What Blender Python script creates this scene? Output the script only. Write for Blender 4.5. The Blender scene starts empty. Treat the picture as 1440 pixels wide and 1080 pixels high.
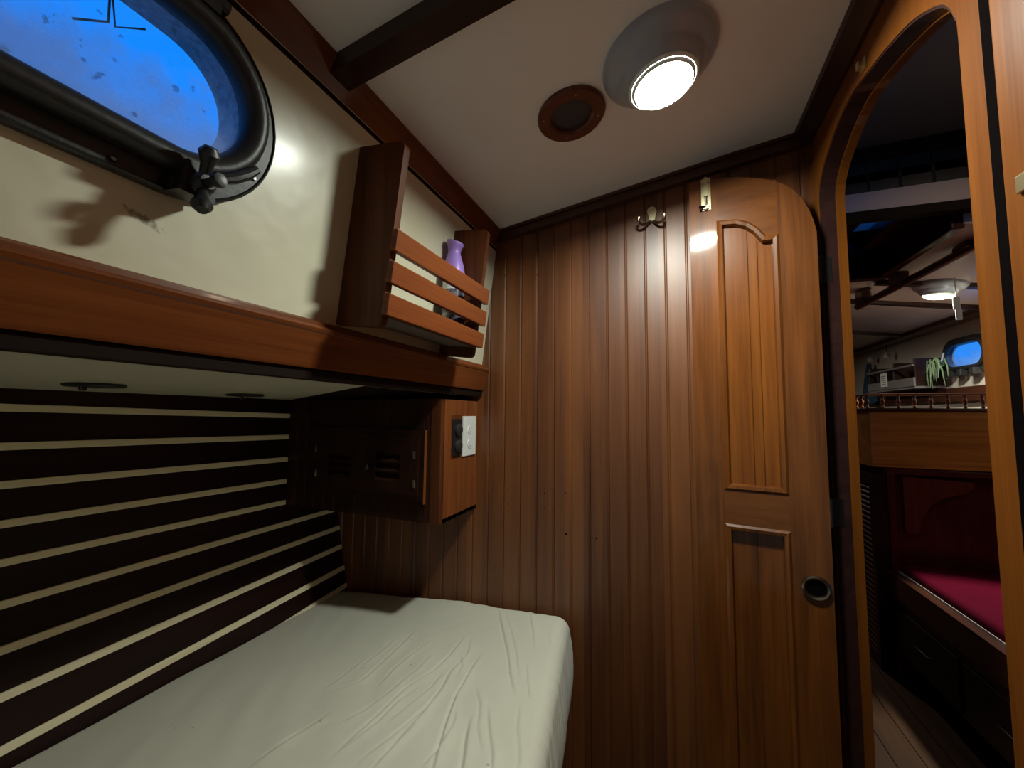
import bpy, bmesh, math, random
from mathutils import Vector, Matrix, noise
from mathutils.geometry import tessellate_polygon
random.seed(7)
S = bpy.context.scene
C = S.collection
ZO = 1.15          # camera height above the cabin sole
PI = math.pi

# ------------------------------------------------------------------ camera model (taken from the vanishing points)
FPX = 560.0
Fv = Vector((225, 44, FPX)).normalized()
Uv = Vector((67, -8000, FPX)); Uv = (Uv - Fv * Uv.dot(Fv)).normalized()
Rv = Fv.cross(Uv)
if Rv.x < 0: Rv = -Rv
def ray(x, y):
    c = Vector((x - 720, y - 540, FPX))
    return Vector((Rv.dot(c), Fv.dot(c), Uv.dot(c)))
def onY(x, y, D): d = ray(x, y); return d * (D / d.y)
def onX(x, y, X): d = ray(x, y); return d * (X / d.x)
def onZ(x, y, Z): d = ray(x, y); return d * (Z / d.z)

# ------------------------------------------------------------------ mesh builder
class MB:
    def __init__(s): s.bm = bmesh.new()
    def _merge(s, t):
        me = bpy.data.meshes.new('t'); t.to_mesh(me); t.free(); s.bm.from_mesh(me); bpy.data.meshes.remove(me); return s
    def box(s, x0, x1, y0, y1, z0, z1, bev=0.0, M=None, seg=2):
        t = bmesh.new(); bmesh.ops.create_cube(t, size=1)
        for v in t.verts:
            v.co = Vector((x0 + (v.co.x + .5) * (x1 - x0), y0 + (v.co.y + .5) * (y1 - y0), z0 + (v.co.z + .5) * (z1 - z0)))
        if bev: bmesh.ops.bevel(t, geom=t.edges[:], offset=bev, segments=seg, affect='EDGES', profile=.6)
        if M is not None: t.transform(M)
        return s._merge(t)
    def plate(s, loops, fn, w0, w1, bev=0):
        """flat plate with holes: loops of (u,v); fn(u,v,w)->xyz"""
        t = bmesh.new()
        vs = [[Vector((u, v, 0)) for u, v in L] for L in loops]
        tris = tessellate_polygon(vs)
        flat = [p for L in vs for p in L]
        A = [t.verts.new(fn(p.x, p.y, w0)) for p in flat]
        B = [t.verts.new(fn(p.x, p.y, w1)) for p in flat]
        for a, b, c in tris:
            try: t.faces.new((A[a], A[b], A[c])); t.faces.new((B[c], B[b], B[a]))
            except ValueError: pass
        o = 0
        for L in loops:
            n = len(L)
            for i in range(n):
                j = (i + 1) % n
                t.faces.new((A[o + i], A[o + j], B[o + j], B[o + i]))
            o += n
        bmesh.ops.recalc_face_normals(t, faces=t.faces[:])
        return s._merge(t)
    def ring(s, rows, fn=None, closed=True, caps=False):
        """rows of equal-length point lists, skinned together"""
        t = bmesh.new()
        R = [[t.verts.new(p) for p in r] for r in rows]
        n = len(R[0])
        for a, b in zip(R, R[1:]):
            for i in range(n if closed else n - 1):
                j = (i + 1) % n
                try: t.faces.new((a[i], a[j], b[j], b[i]))
                except ValueError: pass
        if caps:
            t.faces.new(R[0][::-1]); t.faces.new(R[-1])
        bmesh.ops.recalc_face_normals(t, faces=t.faces[:])
        return s._merge(t)
    def lathe(s, prof, c=(0, 0, 0), M=None, seg=40, cap=True):
        t = bmesh.new(); R = []
        for r, z in prof:
            if r < 1e-6: R.append([t.verts.new((0, 0, z))])
            else: R.append([t.verts.new((r * math.cos(2 * PI * i / seg), r * math.sin(2 * PI * i / seg), z)) for i in range(seg)])
        for a, b in zip(R, R[1:]):
            for i in range(seg):
                j = (i + 1) % seg
                q = [a[i % len(a)], a[j % len(a)], b[j % len(b)], b[i % len(b)]]
                q = list(dict.fromkeys(q))
                if len(q) > 2: t.faces.new(q)
        if cap:
            for L in (R[0], R[-1]):
                if len(L) > 2: t.faces.new(L)
        bmesh.ops.recalc_face_normals(t, faces=t.faces[:])
        t.transform(Matrix.Translation(Vector(c)) @ (M if M is not None else Matrix.Identity(4)))
        return s._merge(t)
    def tube(s, pts, rad, seg=10, closed=False):
        pts = [Vector(p) for p in pts]; n = len(pts); rows = []
        rr = rad if isinstance(rad, (list, tuple)) else [rad] * n
        up = None
        for i, p in enumerate(pts):
            a = pts[(i - 1) % n] if (closed or i > 0) else p
            b = pts[(i + 1) % n] if (closed or i < n - 1) else p
            d = (b - a).normalized()
            if up is None: up = Vector((0, 0, 1)) if abs(d.z) < .9 else Vector((1, 0, 0))
            e = d.cross(up).normalized(); up = e.cross(d).normalized()
            rows.append([p + (e * math.cos(2 * PI * k / seg) + up * math.sin(2 * PI * k / seg)) * rr[i] for k in range(seg)])
        if closed: rows.append(rows[0])
        return s.ring(rows, caps=not closed)
    def prism(s, poly, axis, a0, a1):
        f = {'X': lambda u, v, w: (w, u, v), 'Y': lambda u, v, w: (u, w, v), 'Z': lambda u, v, w: (u, v, w)}[axis]
        return s.plate([poly], f, a0, a1)
    def build(s, name, mat, parent=None, smooth=False, origin=None, angle=35):
        bm = s.bm
        bmesh.ops.remove_doubles(bm, verts=bm.verts[:], dist=1e-6)
        for v in bm.verts: v.co.z += ZO
        lo = Vector([min(v.co[i] for v in bm.verts) for i in range(3)])
        hi = Vector([max(v.co[i] for v in bm.verts) for i in range(3)])
        o = Vector(((lo.x + hi.x) / 2, (lo.y + hi.y) / 2, lo.z)) if origin is None else Vector(origin) + Vector((0, 0, ZO))
        for v in bm.verts: v.co -= o
        me = bpy.data.meshes.new(name); bm.to_mesh(me); bm.free()
        if smooth:
            for p in me.polygons: p.use_smooth = True
            try: me.set_sharp_from_angle(angle=math.radians(angle))
            except Exception: pass
        me.materials.append(mat)
        ob = bpy.data.objects.new(name, me); C.objects.link(ob)
        if parent is None: ob.location = o
        else:
            ob.parent = parent; ob.location = o - wloc(parent)
        return ob
def wloc(o):
    l = Vector(o.location)
    while o.parent: o = o.parent; l += Vector(o.location)
    return l
def tag(o, label=None, cat=None, group=None, kind=None):
    if label: o['label'] = label
    if cat: o['category'] = cat
    if group: o['group'] = group
    if kind: o['kind'] = kind
    return o
def empty(name, loc, label, cat, group=None):
    o = bpy.data.objects.new(name, None); C.objects.link(o)
    o.location = Vector(loc) + Vector((0, 0, ZO)); o.empty_display_size = .02
    return tag(o, label, cat, group)
def copy_tree(o, parent=None):
    c = o.copy(); C.objects.link(c); c.parent = parent
    for ch in list(o.children): copy_tree(ch, c)
    return c
def structure(o): o['kind'] = 'structure'; return o

# ------------------------------------------------------------------ materials
def newmat(name):
    m = bpy.data.materials.new(name); m.use_nodes = True
    nt = m.node_tree; p = nt.nodes['Principled BSDF']
    return m, nt, p
def plain(name, col, rough=.5, metal=0, coat=0, spec=None, bump=0, bscale=200, var=0, vscale=8, crough=.1):
    m, nt, p = newmat(name)
    p.inputs['Base Color'].default_value = (*col, 1); p.inputs['Roughness'].default_value = rough
    p.inputs['Metallic'].default_value = metal; p.inputs['Coat Weight'].default_value = coat
    p.inputs['Coat Roughness'].default_value = crough
    if spec is not None: p.inputs['Specular IOR Level'].default_value = spec
    tc = nt.nodes.new('ShaderNodeTexCoord')
    if var:
        n = nt.nodes.new('ShaderNodeTexNoise'); n.inputs['Scale'].default_value = vscale; n.inputs['Detail'].default_value = 6
        nt.links.new(tc.outputs['Object'], n.inputs['Vector'])
        mx = nt.nodes.new('ShaderNodeMix'); mx.data_type = 'RGBA'
        mx.inputs[6].default_value = (*[c * (1 - var) for c in col], 1); mx.inputs[7].default_value = (*[min(1, c * (1 + var)) for c in col], 1)
        nt.links.new(n.outputs['Fac'], mx.inputs[0]); nt.links.new(mx.outputs[2], p.inputs['Base Color'])
    if bump:
        n2 = nt.nodes.new('ShaderNodeTexNoise'); n2.inputs['Scale'].default_value = bscale; n2.inputs['Detail'].default_value = 4
        nt.links.new(tc.outputs['Object'], n2.inputs['Vector'])
        b = nt.nodes.new('ShaderNodeBump'); b.inputs['Strength'].default_value = bump; b.inputs['Distance'].default_value = .002
        nt.links.new(n2.outputs['Fac'], b.inputs['Height']); nt.links.new(b.outputs['Normal'], p.inputs['Normal'])
    return m
def wood(name, dark, light, axis='Z', pitch=0, paxis='X', poff=0, rough=.32, coat=.5, crough=.12, grain=55, pvar=.35, bump=.08, figure=3.0, spec=.16):
    """varnished timber, grain running along axis; pitch gives every plank its own tone"""
    m, nt, p = newmat(name); N = nt.nodes.new; L = nt.links.new
    tc = N('ShaderNodeTexCoord'); sep = N('ShaderNodeSeparateXYZ'); L(tc.outputs['Object'], sep.inputs[0])
    vec = tc.outputs['Object']; rnd = None
    if pitch:
        a = N('ShaderNodeMath'); a.operation = 'ADD'; a.inputs[1].default_value = poff
        L(sep.outputs[paxis], a.inputs[0])
        d = N('ShaderNodeMath'); d.operation = 'DIVIDE'; d.inputs[1].default_value = pitch; L(a.outputs[0], d.inputs[0])
        fl = N('ShaderNodeMath'); fl.operation = 'FLOOR'; L(d.outputs[0], fl.inputs[0])
        wn = N('ShaderNodeTexWhiteNoise'); wn.noise_dimensions = '1D'; L(fl.outputs[0], wn.inputs['W'])
        rnd = wn.outputs['Value']
        sc = N('ShaderNodeVectorMath'); sc.operation = 'SCALE'; L(wn.outputs['Color'], sc.inputs[0]); sc.inputs['Scale'].default_value = 7
        ad = N('ShaderNodeVectorMath'); ad.operation = 'ADD'; L(tc.outputs['Object'], ad.inputs[0]); L(sc.outputs[0], ad.inputs[1])
        vec = ad.outputs[0]
    def stretched(s_across, s_along, detail, dist=0.0):
        mp = N('ShaderNodeMapping'); v = [s_across] * 3; v['XYZ'.index(axis)] = s_along
        mp.inputs['Scale'].default_value = v; L(vec, mp.inputs['Vector'])
        n = N('ShaderNodeTexNoise'); n.inputs['Scale'].default_value = 1; n.inputs['Detail'].default_value = detail
        n.inputs['Distortion'].default_value = dist
        L(mp.outputs[0], n.inputs['Vector']); return n.outputs['Fac']
    g1 = stretched(grain, 1.6, 5, .4); g2 = stretched(grain * 5, 5, 3); g3 = stretched(figure * 4, figure * .5, 3, 1.0)
    w = N('ShaderNodeMath'); w.operation = 'MULTIPLY'; L(g1, w.inputs[0]); w.inputs[1].default_value = .5
    w2 = N('ShaderNodeMath'); w2.operation = 'MULTIPLY_ADD'; L(g2, w2.inputs[0]); w2.inputs[1].default_value = .28; L(w.outputs[0], w2.inputs[2])
    w3 = N('ShaderNodeMath'); w3.operation = 'MULTIPLY_ADD'; L(g3, w3.inputs[0]); w3.inputs[1].default_value = .45; L(w2.outputs[0], w3.inputs[2])
    h = w3.outputs[0]
    if rnd is not None:
        w4 = N('ShaderNodeMath'); w4.operation = 'MULTIPLY_ADD'; L(rnd, w4.inputs[0]); w4.inputs[1].default_value = pvar; L(h, w4.inputs[2])
        w5 = N('ShaderNodeMath'); w5.operation = 'SUBTRACT'; L(w4.outputs[0], w5.inputs[0]); w5.inputs[1].default_value = pvar * .5; h = w5.outputs[0]
    cr = N('ShaderNodeValToRGB'); cr.color_ramp.elements[0].position = .33; cr.color_ramp.elements[1].position = .92
    cr.color_ramp.elements[0].color = (*dark, 1); cr.color_ramp.elements[1].color = (*light, 1)
    L(h, cr.inputs[0]); L(cr.outputs[0], p.inputs['Base Color'])
    p.inputs['Specular IOR Level'].default_value = spec
    p.inputs['Roughness'].default_value = rough; p.inputs['Coat Weight'].default_value = coat; p.inputs['Coat Roughness'].default_value = crough
    b = N('ShaderNodeBump'); b.inputs['Strength'].default_value = bump; b.inputs['Distance'].default_value = .002
    L(g1, b.inputs['Height']); L(b.outputs['Normal'], p.inputs['Normal'])
    return m
def emit(name, col, strength):
    m = bpy.data.materials.new(name); m.use_nodes = True; nt = m.node_tree
    nt.nodes.remove(nt.nodes['Principled BSDF'])
    e = nt.nodes.new('ShaderNodeEmission'); e.inputs[0].default_value = (*col, 1); e.inputs[1].default_value = strength
    nt.links.new(e.outputs[0], nt.nodes['Material Output'].inputs[0]); return m

MD, ML = (.075, .022, .006), (.34, .125, .032)       # mahogany / teak tones
M = {}
M['bulkhead'] = wood('plank_varnish', (.074, .020, .005), (.205, .066, .0140), 'Z', pitch=.06, paxis='X', poff=20.0, rough=.45, coat=.95, crough=.44, pvar=.42, spec=.25)
M['door'] = wood('door_varnish', (.030, .0075, .0018), (.225, .068, .011), 'Z', rough=.4, coat=.7, figure=4.5, grain=40, crough=.08)
M['doorX'] = wood('door_rail_varnish', (.075, .02, .005), (.19, .062, .012), 'X', rough=.33, coat=.6, crough=.08)
M['panel'] = wood('door_panel_varnish', (.075, .018, .003), (.27, .084, .011), 'Z', rough=.36, coat=.35, crough=.1)
M['frame'] = wood('frame_varnish', (.085, .023, .0035), (.21, .064, .008), 'Z', rough=.55, coat=.3, crough=.04, spec=.05)
M['redY'] = wood('mahogany_lengthwise', (.055, .012, .004), (.24, .068, .017), 'Y', rough=.34, coat=.45, crough=.1)
M['red'] = wood('mahogany_upright', (.06, .014, .005), (.26, .082, .026), 'Z', rough=.3, coat=.6, crough=.1)
M['rack'] = wood('rack_mahogany', (.08, .016, .005), (.30, .082, .020), 'Y', rough=.4, coat=.2, crough=.15)
M['rackZ'] = wood('rack_mahogany_shaded', (.035, .010, .004), (.16, .047, .015), 'Z', rough=.5, coat=.08, crough=.15)  # same mahogany darkened: shade of the rack sides put into the colour
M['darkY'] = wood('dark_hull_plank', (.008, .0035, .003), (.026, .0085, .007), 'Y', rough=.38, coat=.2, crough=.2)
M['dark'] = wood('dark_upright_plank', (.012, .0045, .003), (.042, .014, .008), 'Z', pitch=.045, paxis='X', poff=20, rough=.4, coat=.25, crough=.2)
M['darkX'] = wood('dark_beam_wood', (.02, .008, .006), (.05, .02, .013), 'X', rough=.35, coat=.3, crough=.15)
M['trim'] = wood('dark_trim_wood', (.03, .009, .005), (.09, .03, .014), 'X', rough=.28, coat=.6, crough=.1)
M['trimY'] = wood('dark_trim_lengthwise', (.03, .009, .006), (.09, .03, .016), 'Y', rough=.3, coat=.5, crough=.12)
M['batten'] = wood('pale_batten', (.74, .62, .38), (.95, .88, .64), 'Y', rough=.45, coat=.15, grain=80, bump=.03)
M['sole'] = wood('sole_boards', (.022, .009, .004), (.075, .032, .011), 'Y', pitch=.09, paxis='X', poff=20, rough=.65, coat=0, crough=.25)
M['orange'] = wood('cabinet_veneer', (.22, .07, .014), (.75, .31, .06), 'X', rough=.35, coat=.4)
M['maroon'] = wood('maroon_panel', (.05, .009, .007), (.14, .028, .018), 'Z', rough=.35, coat=.4)
M['cream_ceiling'] = plain('cream_ceiling', (.88, .89, .91), .42, coat=.1, var=.04, vscale=3, crough=.25)
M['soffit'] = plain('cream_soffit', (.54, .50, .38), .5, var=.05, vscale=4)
M['pale_deckhead'] = plain('pale_deckhead', (.62, .55, .52), .28, coat=.4, crough=.15)
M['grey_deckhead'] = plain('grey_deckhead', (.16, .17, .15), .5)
M['iron'] = plain('black_port_metal', (.015, .015, .016), .45, metal=.0, coat=.05, bump=.25, bscale=120, crough=.3)
M['black'] = plain('black_plastic', (.012, .012, .013), .35)
M['white_plastic'] = plain('white_plastic', (.8, .82, .8), .3)
M['brass'] = plain('dull_brass', (.62, .55, .34), .3, metal=1)
M['bronze'] = plain('aged_bronze', (.3, .24, .18), .28, metal=1)
M['steel'] = plain('steel', (.6, .58, .52), .25, metal=1)
M['darksteel'] = plain('dark_metal', (.1, .09, .085), .3, metal=1)
M['lampbase'] = plain('grey_lamp_plastic', (.36, .38, .44), .32, coat=.2)
M['chrome'] = plain('chrome_rim', (.75, .75, .75), .15, metal=1)
M['red_fabric'] = plain('crimson_fabric', (.085, .0015, .013), .95, spec=.05, var=.12, vscale=12, bump=.3, bscale=300)
M['sheetedge'] = plain('pale_underlay', (.6, .55, .48), .8)
M['teal'] = plain('teal_cloth', (.012, .055, .095), .9, var=.15, vscale=20, bump=.4, bscale=150)
M['purple'] = plain('purple_cap', (.35, .21, .66), .38, coat=.1)
M['green'] = plain('pale_green_frond', (.16, .24, .12), .6)
M['clear'] = plain('glass_bulb', (.75, .75, .72), .08, coat=.5)
M['grey'] = plain('grey_shelf_paint', (.17, .15, .145), .45)
M['paper'] = plain('paper_card', (.62, .62, .6), .7)
M['book1'] = plain('dark_book_cover', (.035, .025, .03), .5)
M['book2'] = plain('brown_book_cover', (.09, .06, .05), .5)
M['hole'] = plain('screw_hole_dark', (.004, .003, .003), .9, spec=0)
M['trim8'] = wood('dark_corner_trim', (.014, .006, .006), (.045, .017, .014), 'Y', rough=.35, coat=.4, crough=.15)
M['hingem'] = plain('dark_bronze_hinge', (.12, .11, .10), .35, metal=1)
M['matte_dark'] = plain('dark_matte_wood', (.012, .006, .004), .7, spec=.08)
M['apron'] = wood('maroon_apron', (.08, .016, .011), (.2, .045, .028), 'Z', rough=.35, coat=.4)
M['lockside'] = wood('locker_mahogany', (.10, .026, .008), (.30, .09, .024), 'Z', rough=.36, coat=.4, crough=.15)
M['louvre'] = wood('louvre_wood', (.04, .016, .01), (.11, .042, .024), 'Y', rough=.4, coat=.3)
M['bezel'] = plain('white_bezel', (.8, .84, .8), .2, coat=.3)
M['lens'] = emit('lit_led_lens', (.94, 1.0, .89), 500)
M['lens2'] = emit('lit_salon_lens', (1.0, .98, .82), 1300)
M['lens4'] = emit('added_forward_lens', (1.0, .9, .75), 300)
M['lens3'] = emit('added_passage_lens', (1.0, .8, .55), 36)
M['lensrim'] = plain('prismatic_lens_rim', (.75, .8, .72), .25, coat=.3)

# white side panel: cream paint with a grey scuff under the port
def white_panel():
    m, nt, p = newmat('cream_side_paint'); N = nt.nodes.new; L = nt.links.new
    tc = N('ShaderNodeTexCoord')
    n = N('ShaderNodeTexNoise'); n.inputs['Scale'].default_value = 5; n.inputs['Detail'].default_value = 5; L(tc.outputs['Object'], n.inputs[0])
    mx = N('ShaderNodeMix'); mx.data_type = 'RGBA'; mx.inputs[6].default_value = (.66, .62, .45, 1); mx.inputs[7].default_value = (.76, .73, .56, 1)
    L(n.outputs['Fac'], mx.inputs[0])
    geo = N('ShaderNodeNewGeometry'); sp = N('ShaderNodeSeparateXYZ'); L(geo.outputs['Position'], sp.inputs[0])
    def gauss(out, c, w):
        a = N('ShaderNodeMath'); a.operation = 'SUBTRACT'; L(out, a.inputs[0]); a.inputs[1].default_value = c
        b = N('ShaderNodeMath'); b.operation = 'DIVIDE'; L(a.outputs[0], b.inputs[0]); b.inputs[1].default_value = w
        q = N('ShaderNodeMath'); q.operation = 'MULTIPLY'; L(b.outputs[0], q.inputs[0]); L(b.outputs[0], q.inputs[1]); return q.outputs[0]
    # scuff: small streak near Y .27-.31, Z .25
    za = N('ShaderNodeMath'); za.operation = 'MULTIPLY_ADD'; L(sp.outputs['Y'], za.inputs[0]); za.inputs[1].default_value = .35; L(sp.outputs['Z'], za.inputs[2])
    a1 = gauss(za.outputs[0], .247 + ZO + .35 * .285, .006); a2 = gauss(sp.outputs['Y'], .285, .022)
    s1 = N('ShaderNodeMath'); s1.operation = 'ADD'; L(a1, s1.inputs[0]); L(a2, s1.inputs[1])
    n2 = N('ShaderNodeTexNoise'); n2.inputs['Scale'].default_value = 160; L(tc.outputs['Object'], n2.inputs[0])
    s2 = N('ShaderNodeMath'); s2.operation = 'MULTIPLY_ADD'; L(n2.outputs['Fac'], s2.inputs[0]); s2.inputs[1].default_value = 5; L(s1.outputs[0], s2.inputs[2])
    cr = N('ShaderNodeMapRange'); cr.inputs['From Min'].default_value = 2.4; cr.inputs['From Max'].default_value = 3.6
    cr.inputs['To Min'].default_value = .75; cr.inputs['To Max'].default_value = 0; L(s2.outputs[0], cr.inputs['Value'])
    m2 = N('ShaderNodeMix'); m2.data_type = 'RGBA'; L(cr.outputs[0], m2.inputs[0]); L(mx.outputs[2], m2.inputs[6]); m2.inputs[7].default_value = (.2, .17, .1, 1)
    L(m2.outputs[2], p.inputs['Base Color'])
    p.inputs['Roughness'].default_value = .4; p.inputs['Coat Weight'].default_value = .45; p.inputs['Coat Roughness'].default_value = .2
    b = N('ShaderNodeBump'); b.inputs['Strength'].default_value = .55; b.inputs['Distance'].default_value = .006
    n3 = N('ShaderNodeTexNoise'); n3.inputs['Scale'].default_value = 13; L(tc.outputs['Object'], n3.inputs[0])
    L(n3.outputs['Fac'], b.inputs['Height']); L(b.outputs['Normal'], p.inputs['Normal']); return m
M['side'] = white_panel()

def sheet_mat():
    m, nt, p = newmat('cream_knit_sheet'); N = nt.nodes.new; L = nt.links.new
    tc = N('ShaderNodeTexCoord')
    n = N('ShaderNodeTexNoise'); n.inputs['Scale'].default_value = 4; n.inputs['Detail'].default_value = 5; L(tc.outputs['Object'], n.inputs[0])
    mx = N('ShaderNodeMix'); mx.data_type = 'RGBA'; mx.inputs[6].default_value = (.54, .52, .43, 1); mx.inputs[7].default_value = (.63, .61, .52, 1); L(n.outputs['Fac'], mx.inputs[0])
    v = N('ShaderNodeTexVoronoi'); v.inputs['Scale'].default_value = 17; v.inputs['Randomness'].default_value = 1; L(tc.outputs['Object'], v.inputs['Vector'])
    sp = N('ShaderNodeMapRange'); sp.inputs['From Min'].default_value = .03; sp.inputs['From Max'].default_value = .06; sp.inputs['To Min'].default_value = .6; sp.inputs['To Max'].default_value = 0
    L(v.outputs['Distance'], sp.inputs['Value'])
    m2 = N('ShaderNodeMix'); m2.data_type = 'RGBA'; L(sp.outputs[0], m2.inputs[0]); L(mx.outputs[2], m2.inputs[6]); m2.inputs[7].default_value = (.2, .17, .12, 1)
    L(m2.outputs[2], p.inputs['Base Color']); p.inputs['Roughness'].default_value = .9; p.inputs['Specular IOR Level'].default_value = .1
    p.inputs['Sheen Weight'].default_value = .15
    b = N('ShaderNodeBump'); b.inputs['Strength'].default_value = .25; b.inputs['Distance'].default_value = .001
    n3 = N('ShaderNodeTexNoise'); n3.inputs['Scale'].default_value = 420; L(tc.outputs['Object'], n3.inputs[0]); L(n3.outputs['Fac'], b.inputs['Height']); L(b.outputs['Normal'], p.inputs['Normal'])
    return m
M['sheet'] = sheet_mat()

def port_glass(name, haze, top=.5):
    """acrylic pane: clear with crazed, salt-hazed patches"""
    m = bpy.data.materials.new(name); m.use_nodes = True; nt = m.node_tree; N = nt.nodes.new; L = nt.links.new
    nt.nodes.remove(nt.nodes['Principled BSDF']); out = nt.nodes['Material Output']
    tc = N('ShaderNodeTexCoord'); sp = N('ShaderNodeSeparateXYZ'); L(tc.outputs['Object'], sp.inputs[0])
    n = N('ShaderNodeTexNoise'); n.inputs['Scale'].default_value = 22; n.inputs['Detail'].default_value = 8; n.inputs['Roughness'].default_value = .65; L(tc.outputs['Object'], n.inputs[0])
    # haze denser along the lower edge and the rounded end
    mr = N('ShaderNodeMapRange'); mr.inputs['From Min'].default_value = .0; mr.inputs['From Max'].default_value = top; mr.inputs['To Min'].default_value = .5; mr.inputs['To Max'].default_value = -.25
    L(sp.outputs['Z'], mr.inputs['Value'])
    ad = N('ShaderNodeMath'); ad.operation = 'ADD'; L(n.outputs['Fac'], ad.inputs[0]); L(mr.outputs[0], ad.inputs[1])
    hz = N('ShaderNodeMapRange'); hz.inputs['From Min'].default_value = .45; hz.inputs['From Max'].default_value = .95; hz.inputs['To Max'].default_value = haze; L(ad.outputs[0], hz.inputs['Value'])
    tr = N('ShaderNodeBsdfTransparent'); tr.inputs[0].default_value = (.93, .97, 1, 1)
    df = N('ShaderNodeBsdfDiffuse'); df.inputs[0].default_value = (.5, .68, 1.0, 1)
    tl = N('ShaderNodeBsdfTranslucent'); tl.inputs[0].default_value = (.7, .78, .9, 1)
    ds = N('ShaderNodeMixShader'); ds.inputs[0].default_value = .3; L(df.outputs[0], ds.inputs[1]); L(tl.outputs[0], ds.inputs[2])
    mx = N('ShaderNodeMixShader'); L(hz.outputs[0], mx.inputs[0]); L(tr.outputs[0], mx.inputs[1]); L(ds.outputs[0], mx.inputs[2])
    # crazing specks
    v = N('ShaderNodeTexNoise'); v.inputs['Scale'].default_value = 75; v.inputs['Detail'].default_value = 6; L(tc.outputs['Object'], v.inputs['Vector'])
    cz = N('ShaderNodeMapRange'); cz.inputs['From Min'].default_value = .66; cz.inputs['From Max'].default_value = .72; cz.inputs['To Max'].default_value = .55; L(v.outputs['Fac'], cz.inputs['Value'])
    dd = N('ShaderNodeBsdfDiffuse'); dd.inputs[0].default_value = (.03, .05, .1, 1)
    m2 = N('ShaderNodeMixShader'); L(cz.outputs[0], m2.inputs[0]); L(mx.outputs[0], m2.inputs[1]); L(dd.outputs[0], m2.inputs[2])
    gl = N('ShaderNodeBsdfGlossy'); gl.inputs['Roughness'].default_value = .04
    lw = N('ShaderNodeLayerWeight'); lw.inputs['Blend'].default_value = .5
    pw = N('ShaderNodeMath'); pw.operation = 'POWER'; L(lw.outputs['Facing'], pw.inputs[0]); pw.inputs[1].default_value = 4
    fr = N('ShaderNodeMath'); fr.operation = 'MULTIPLY_ADD'; L(pw.outputs[0], fr.inputs[0]); fr.inputs[1].default_value = .35; fr.inputs[2].default_value = .035
    m3 = N('ShaderNodeMixShader'); L(fr.outputs[0], m3.inputs[0]); L(m2.outputs[0], m3.inputs[1]); L(gl.outputs[0], m3.inputs[2])
    L(m3.outputs[0], out.inputs[0]); return m

# ------------------------------------------------------------------ the cabin: setting
YB = 1.30                    # bulkhead plane
YA = -0.75                   # aft end behind the camera
XR = .37                    # doorway wall face
FL = -1.15                   # sole
def ceilz(x): return .745 + .147 * x - .03 * max(0, x) ** 2
def xp(z, off=0): return -.662 + .1214 * z + off      # side panel plane
def hullx(z):                                          # hull lining below the shelf
    return -1.30 if z > -.34 else -1.30 + .065 * ((-.34 - z) / .35) ** 1.4

# sole
structure(MB().box(-1.3, 2.2, YA - .3, 5.2, FL - .05, FL).build('floor', M['sole']))
fl = MB()
for i in range(14): fl.box(.02 + i * .0925, .0225 + i * .0925, YA, 4.2, FL - .002, FL + .0006)
for i in range(9): fl.box(.02 + (i * 5 % 13) * .0925, .02 + (i * 5 % 13 + 1) * .0925, 1.3 + i * .27, 1.3025 + i * .27, FL - .002, FL + .0006)
structure(fl.build('trim_1', M['hole'])); bpy.data.objects['trim_1']['label'] = 'dark caulked seams between the sole boards'

# ceiling: slightly cambered slab
rows = []
for zo in (0, .03):
    pass
xs = [-.75 + i * .05 for i in range(24)]
poly = [(x, ceilz(x)) for x in xs] + [(x, ceilz(x) + .03) for x in reversed(xs)]
structure(MB().prism(poly, 'Y', YA, YB + .02).build('ceiling_1', M['cream_ceiling'], smooth=True))

# bulkhead of vertical V-jointed planks
def planked_wall(x0, x1, z0, z1f, yf, pitch, off, vg=.0045, depth=.004, thick=.02):
    pts = [(x0, 0.0)]
    k = math.ceil((x0 - off) / pitch)
    while off + k * pitch < x1:
        c = off + k * pitch
        if c > x0 + vg: pts += [(c - vg, 0), (c - .0007, depth), (c + .0007, depth), (c + vg, 0)]
        k += 1
    pts += [(x1, 0.0)]
    lo = [(x, yf + d, z0) for x, d in pts]; hi = [(x, yf + d, z1f(x)) for x, d in pts]
    lob = [(x, yf + thick, z0) for x, d in pts]; hib = [(x, yf + thick, z1f(x)) for x, d in pts]
    return MB().ring([lo, hi, hib, lob, lo], closed=False)
wf = structure(planked_wall(-1.36, XR + .03, FL, lambda x: ceilz(x) + .01, YB, .06, -.55).build('wall_front', M['bulkhead'], origin=(-.55, YB, FL)))
for px, py in ((796, 751), (839, 757), (691, 687), (691, 708), (714, 687), (715, 709), (765.5, 693.5), (765.5, 715), (795.5, 693), (739.5, 396), (755.5, 386), (710, 387)):
    c = onY(px, py, YB - .0004); r = .0032 if py in (751, 757) else .0018
    h = MB().lathe([(0, 0), (r, 0), (r, .004), (0, .004)], c, Matrix.Rotation(-PI / 2, 4, 'X'), 10).build('screw_hole', M['hole'], wf)
# left: cream side panel, leaning outboard downwards
poly = [(xp(.08), .08), (xp(.68), .68), (xp(.68) - .02, .68), (xp(.08) - .02, .08)]
# panel with the port opening cut through
ZPC, RG = .4275, .080           # port centre height and cut-out radius
YPA, YPB = -.06, .292           # arc centres of the oblong port
def stad(r, n=20, ya=YPA, yb=YPB, zc=ZPC):
    L = [(yb + r * math.cos(t), zc + r * math.sin(t)) for t in [-PI / 2 + PI * i / n for i in range(n + 1)]]
    L += [(ya + r * math.cos(t), zc + r * math.sin(t)) for t in [PI / 2 + PI * i / n for i in range(n + 1)]]
    return L
def pf(u, v, w): return (xp(v) + w * .9927, u, v - w * .1205)     # side panel coordinates: along, up, inward
structure(MB().plate([[(YA, .06), (YB, .06), (YB, .68), (YA, .68)], stad(RG)], pf, -.02, 0).build('wall_left', M['side']))
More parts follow.
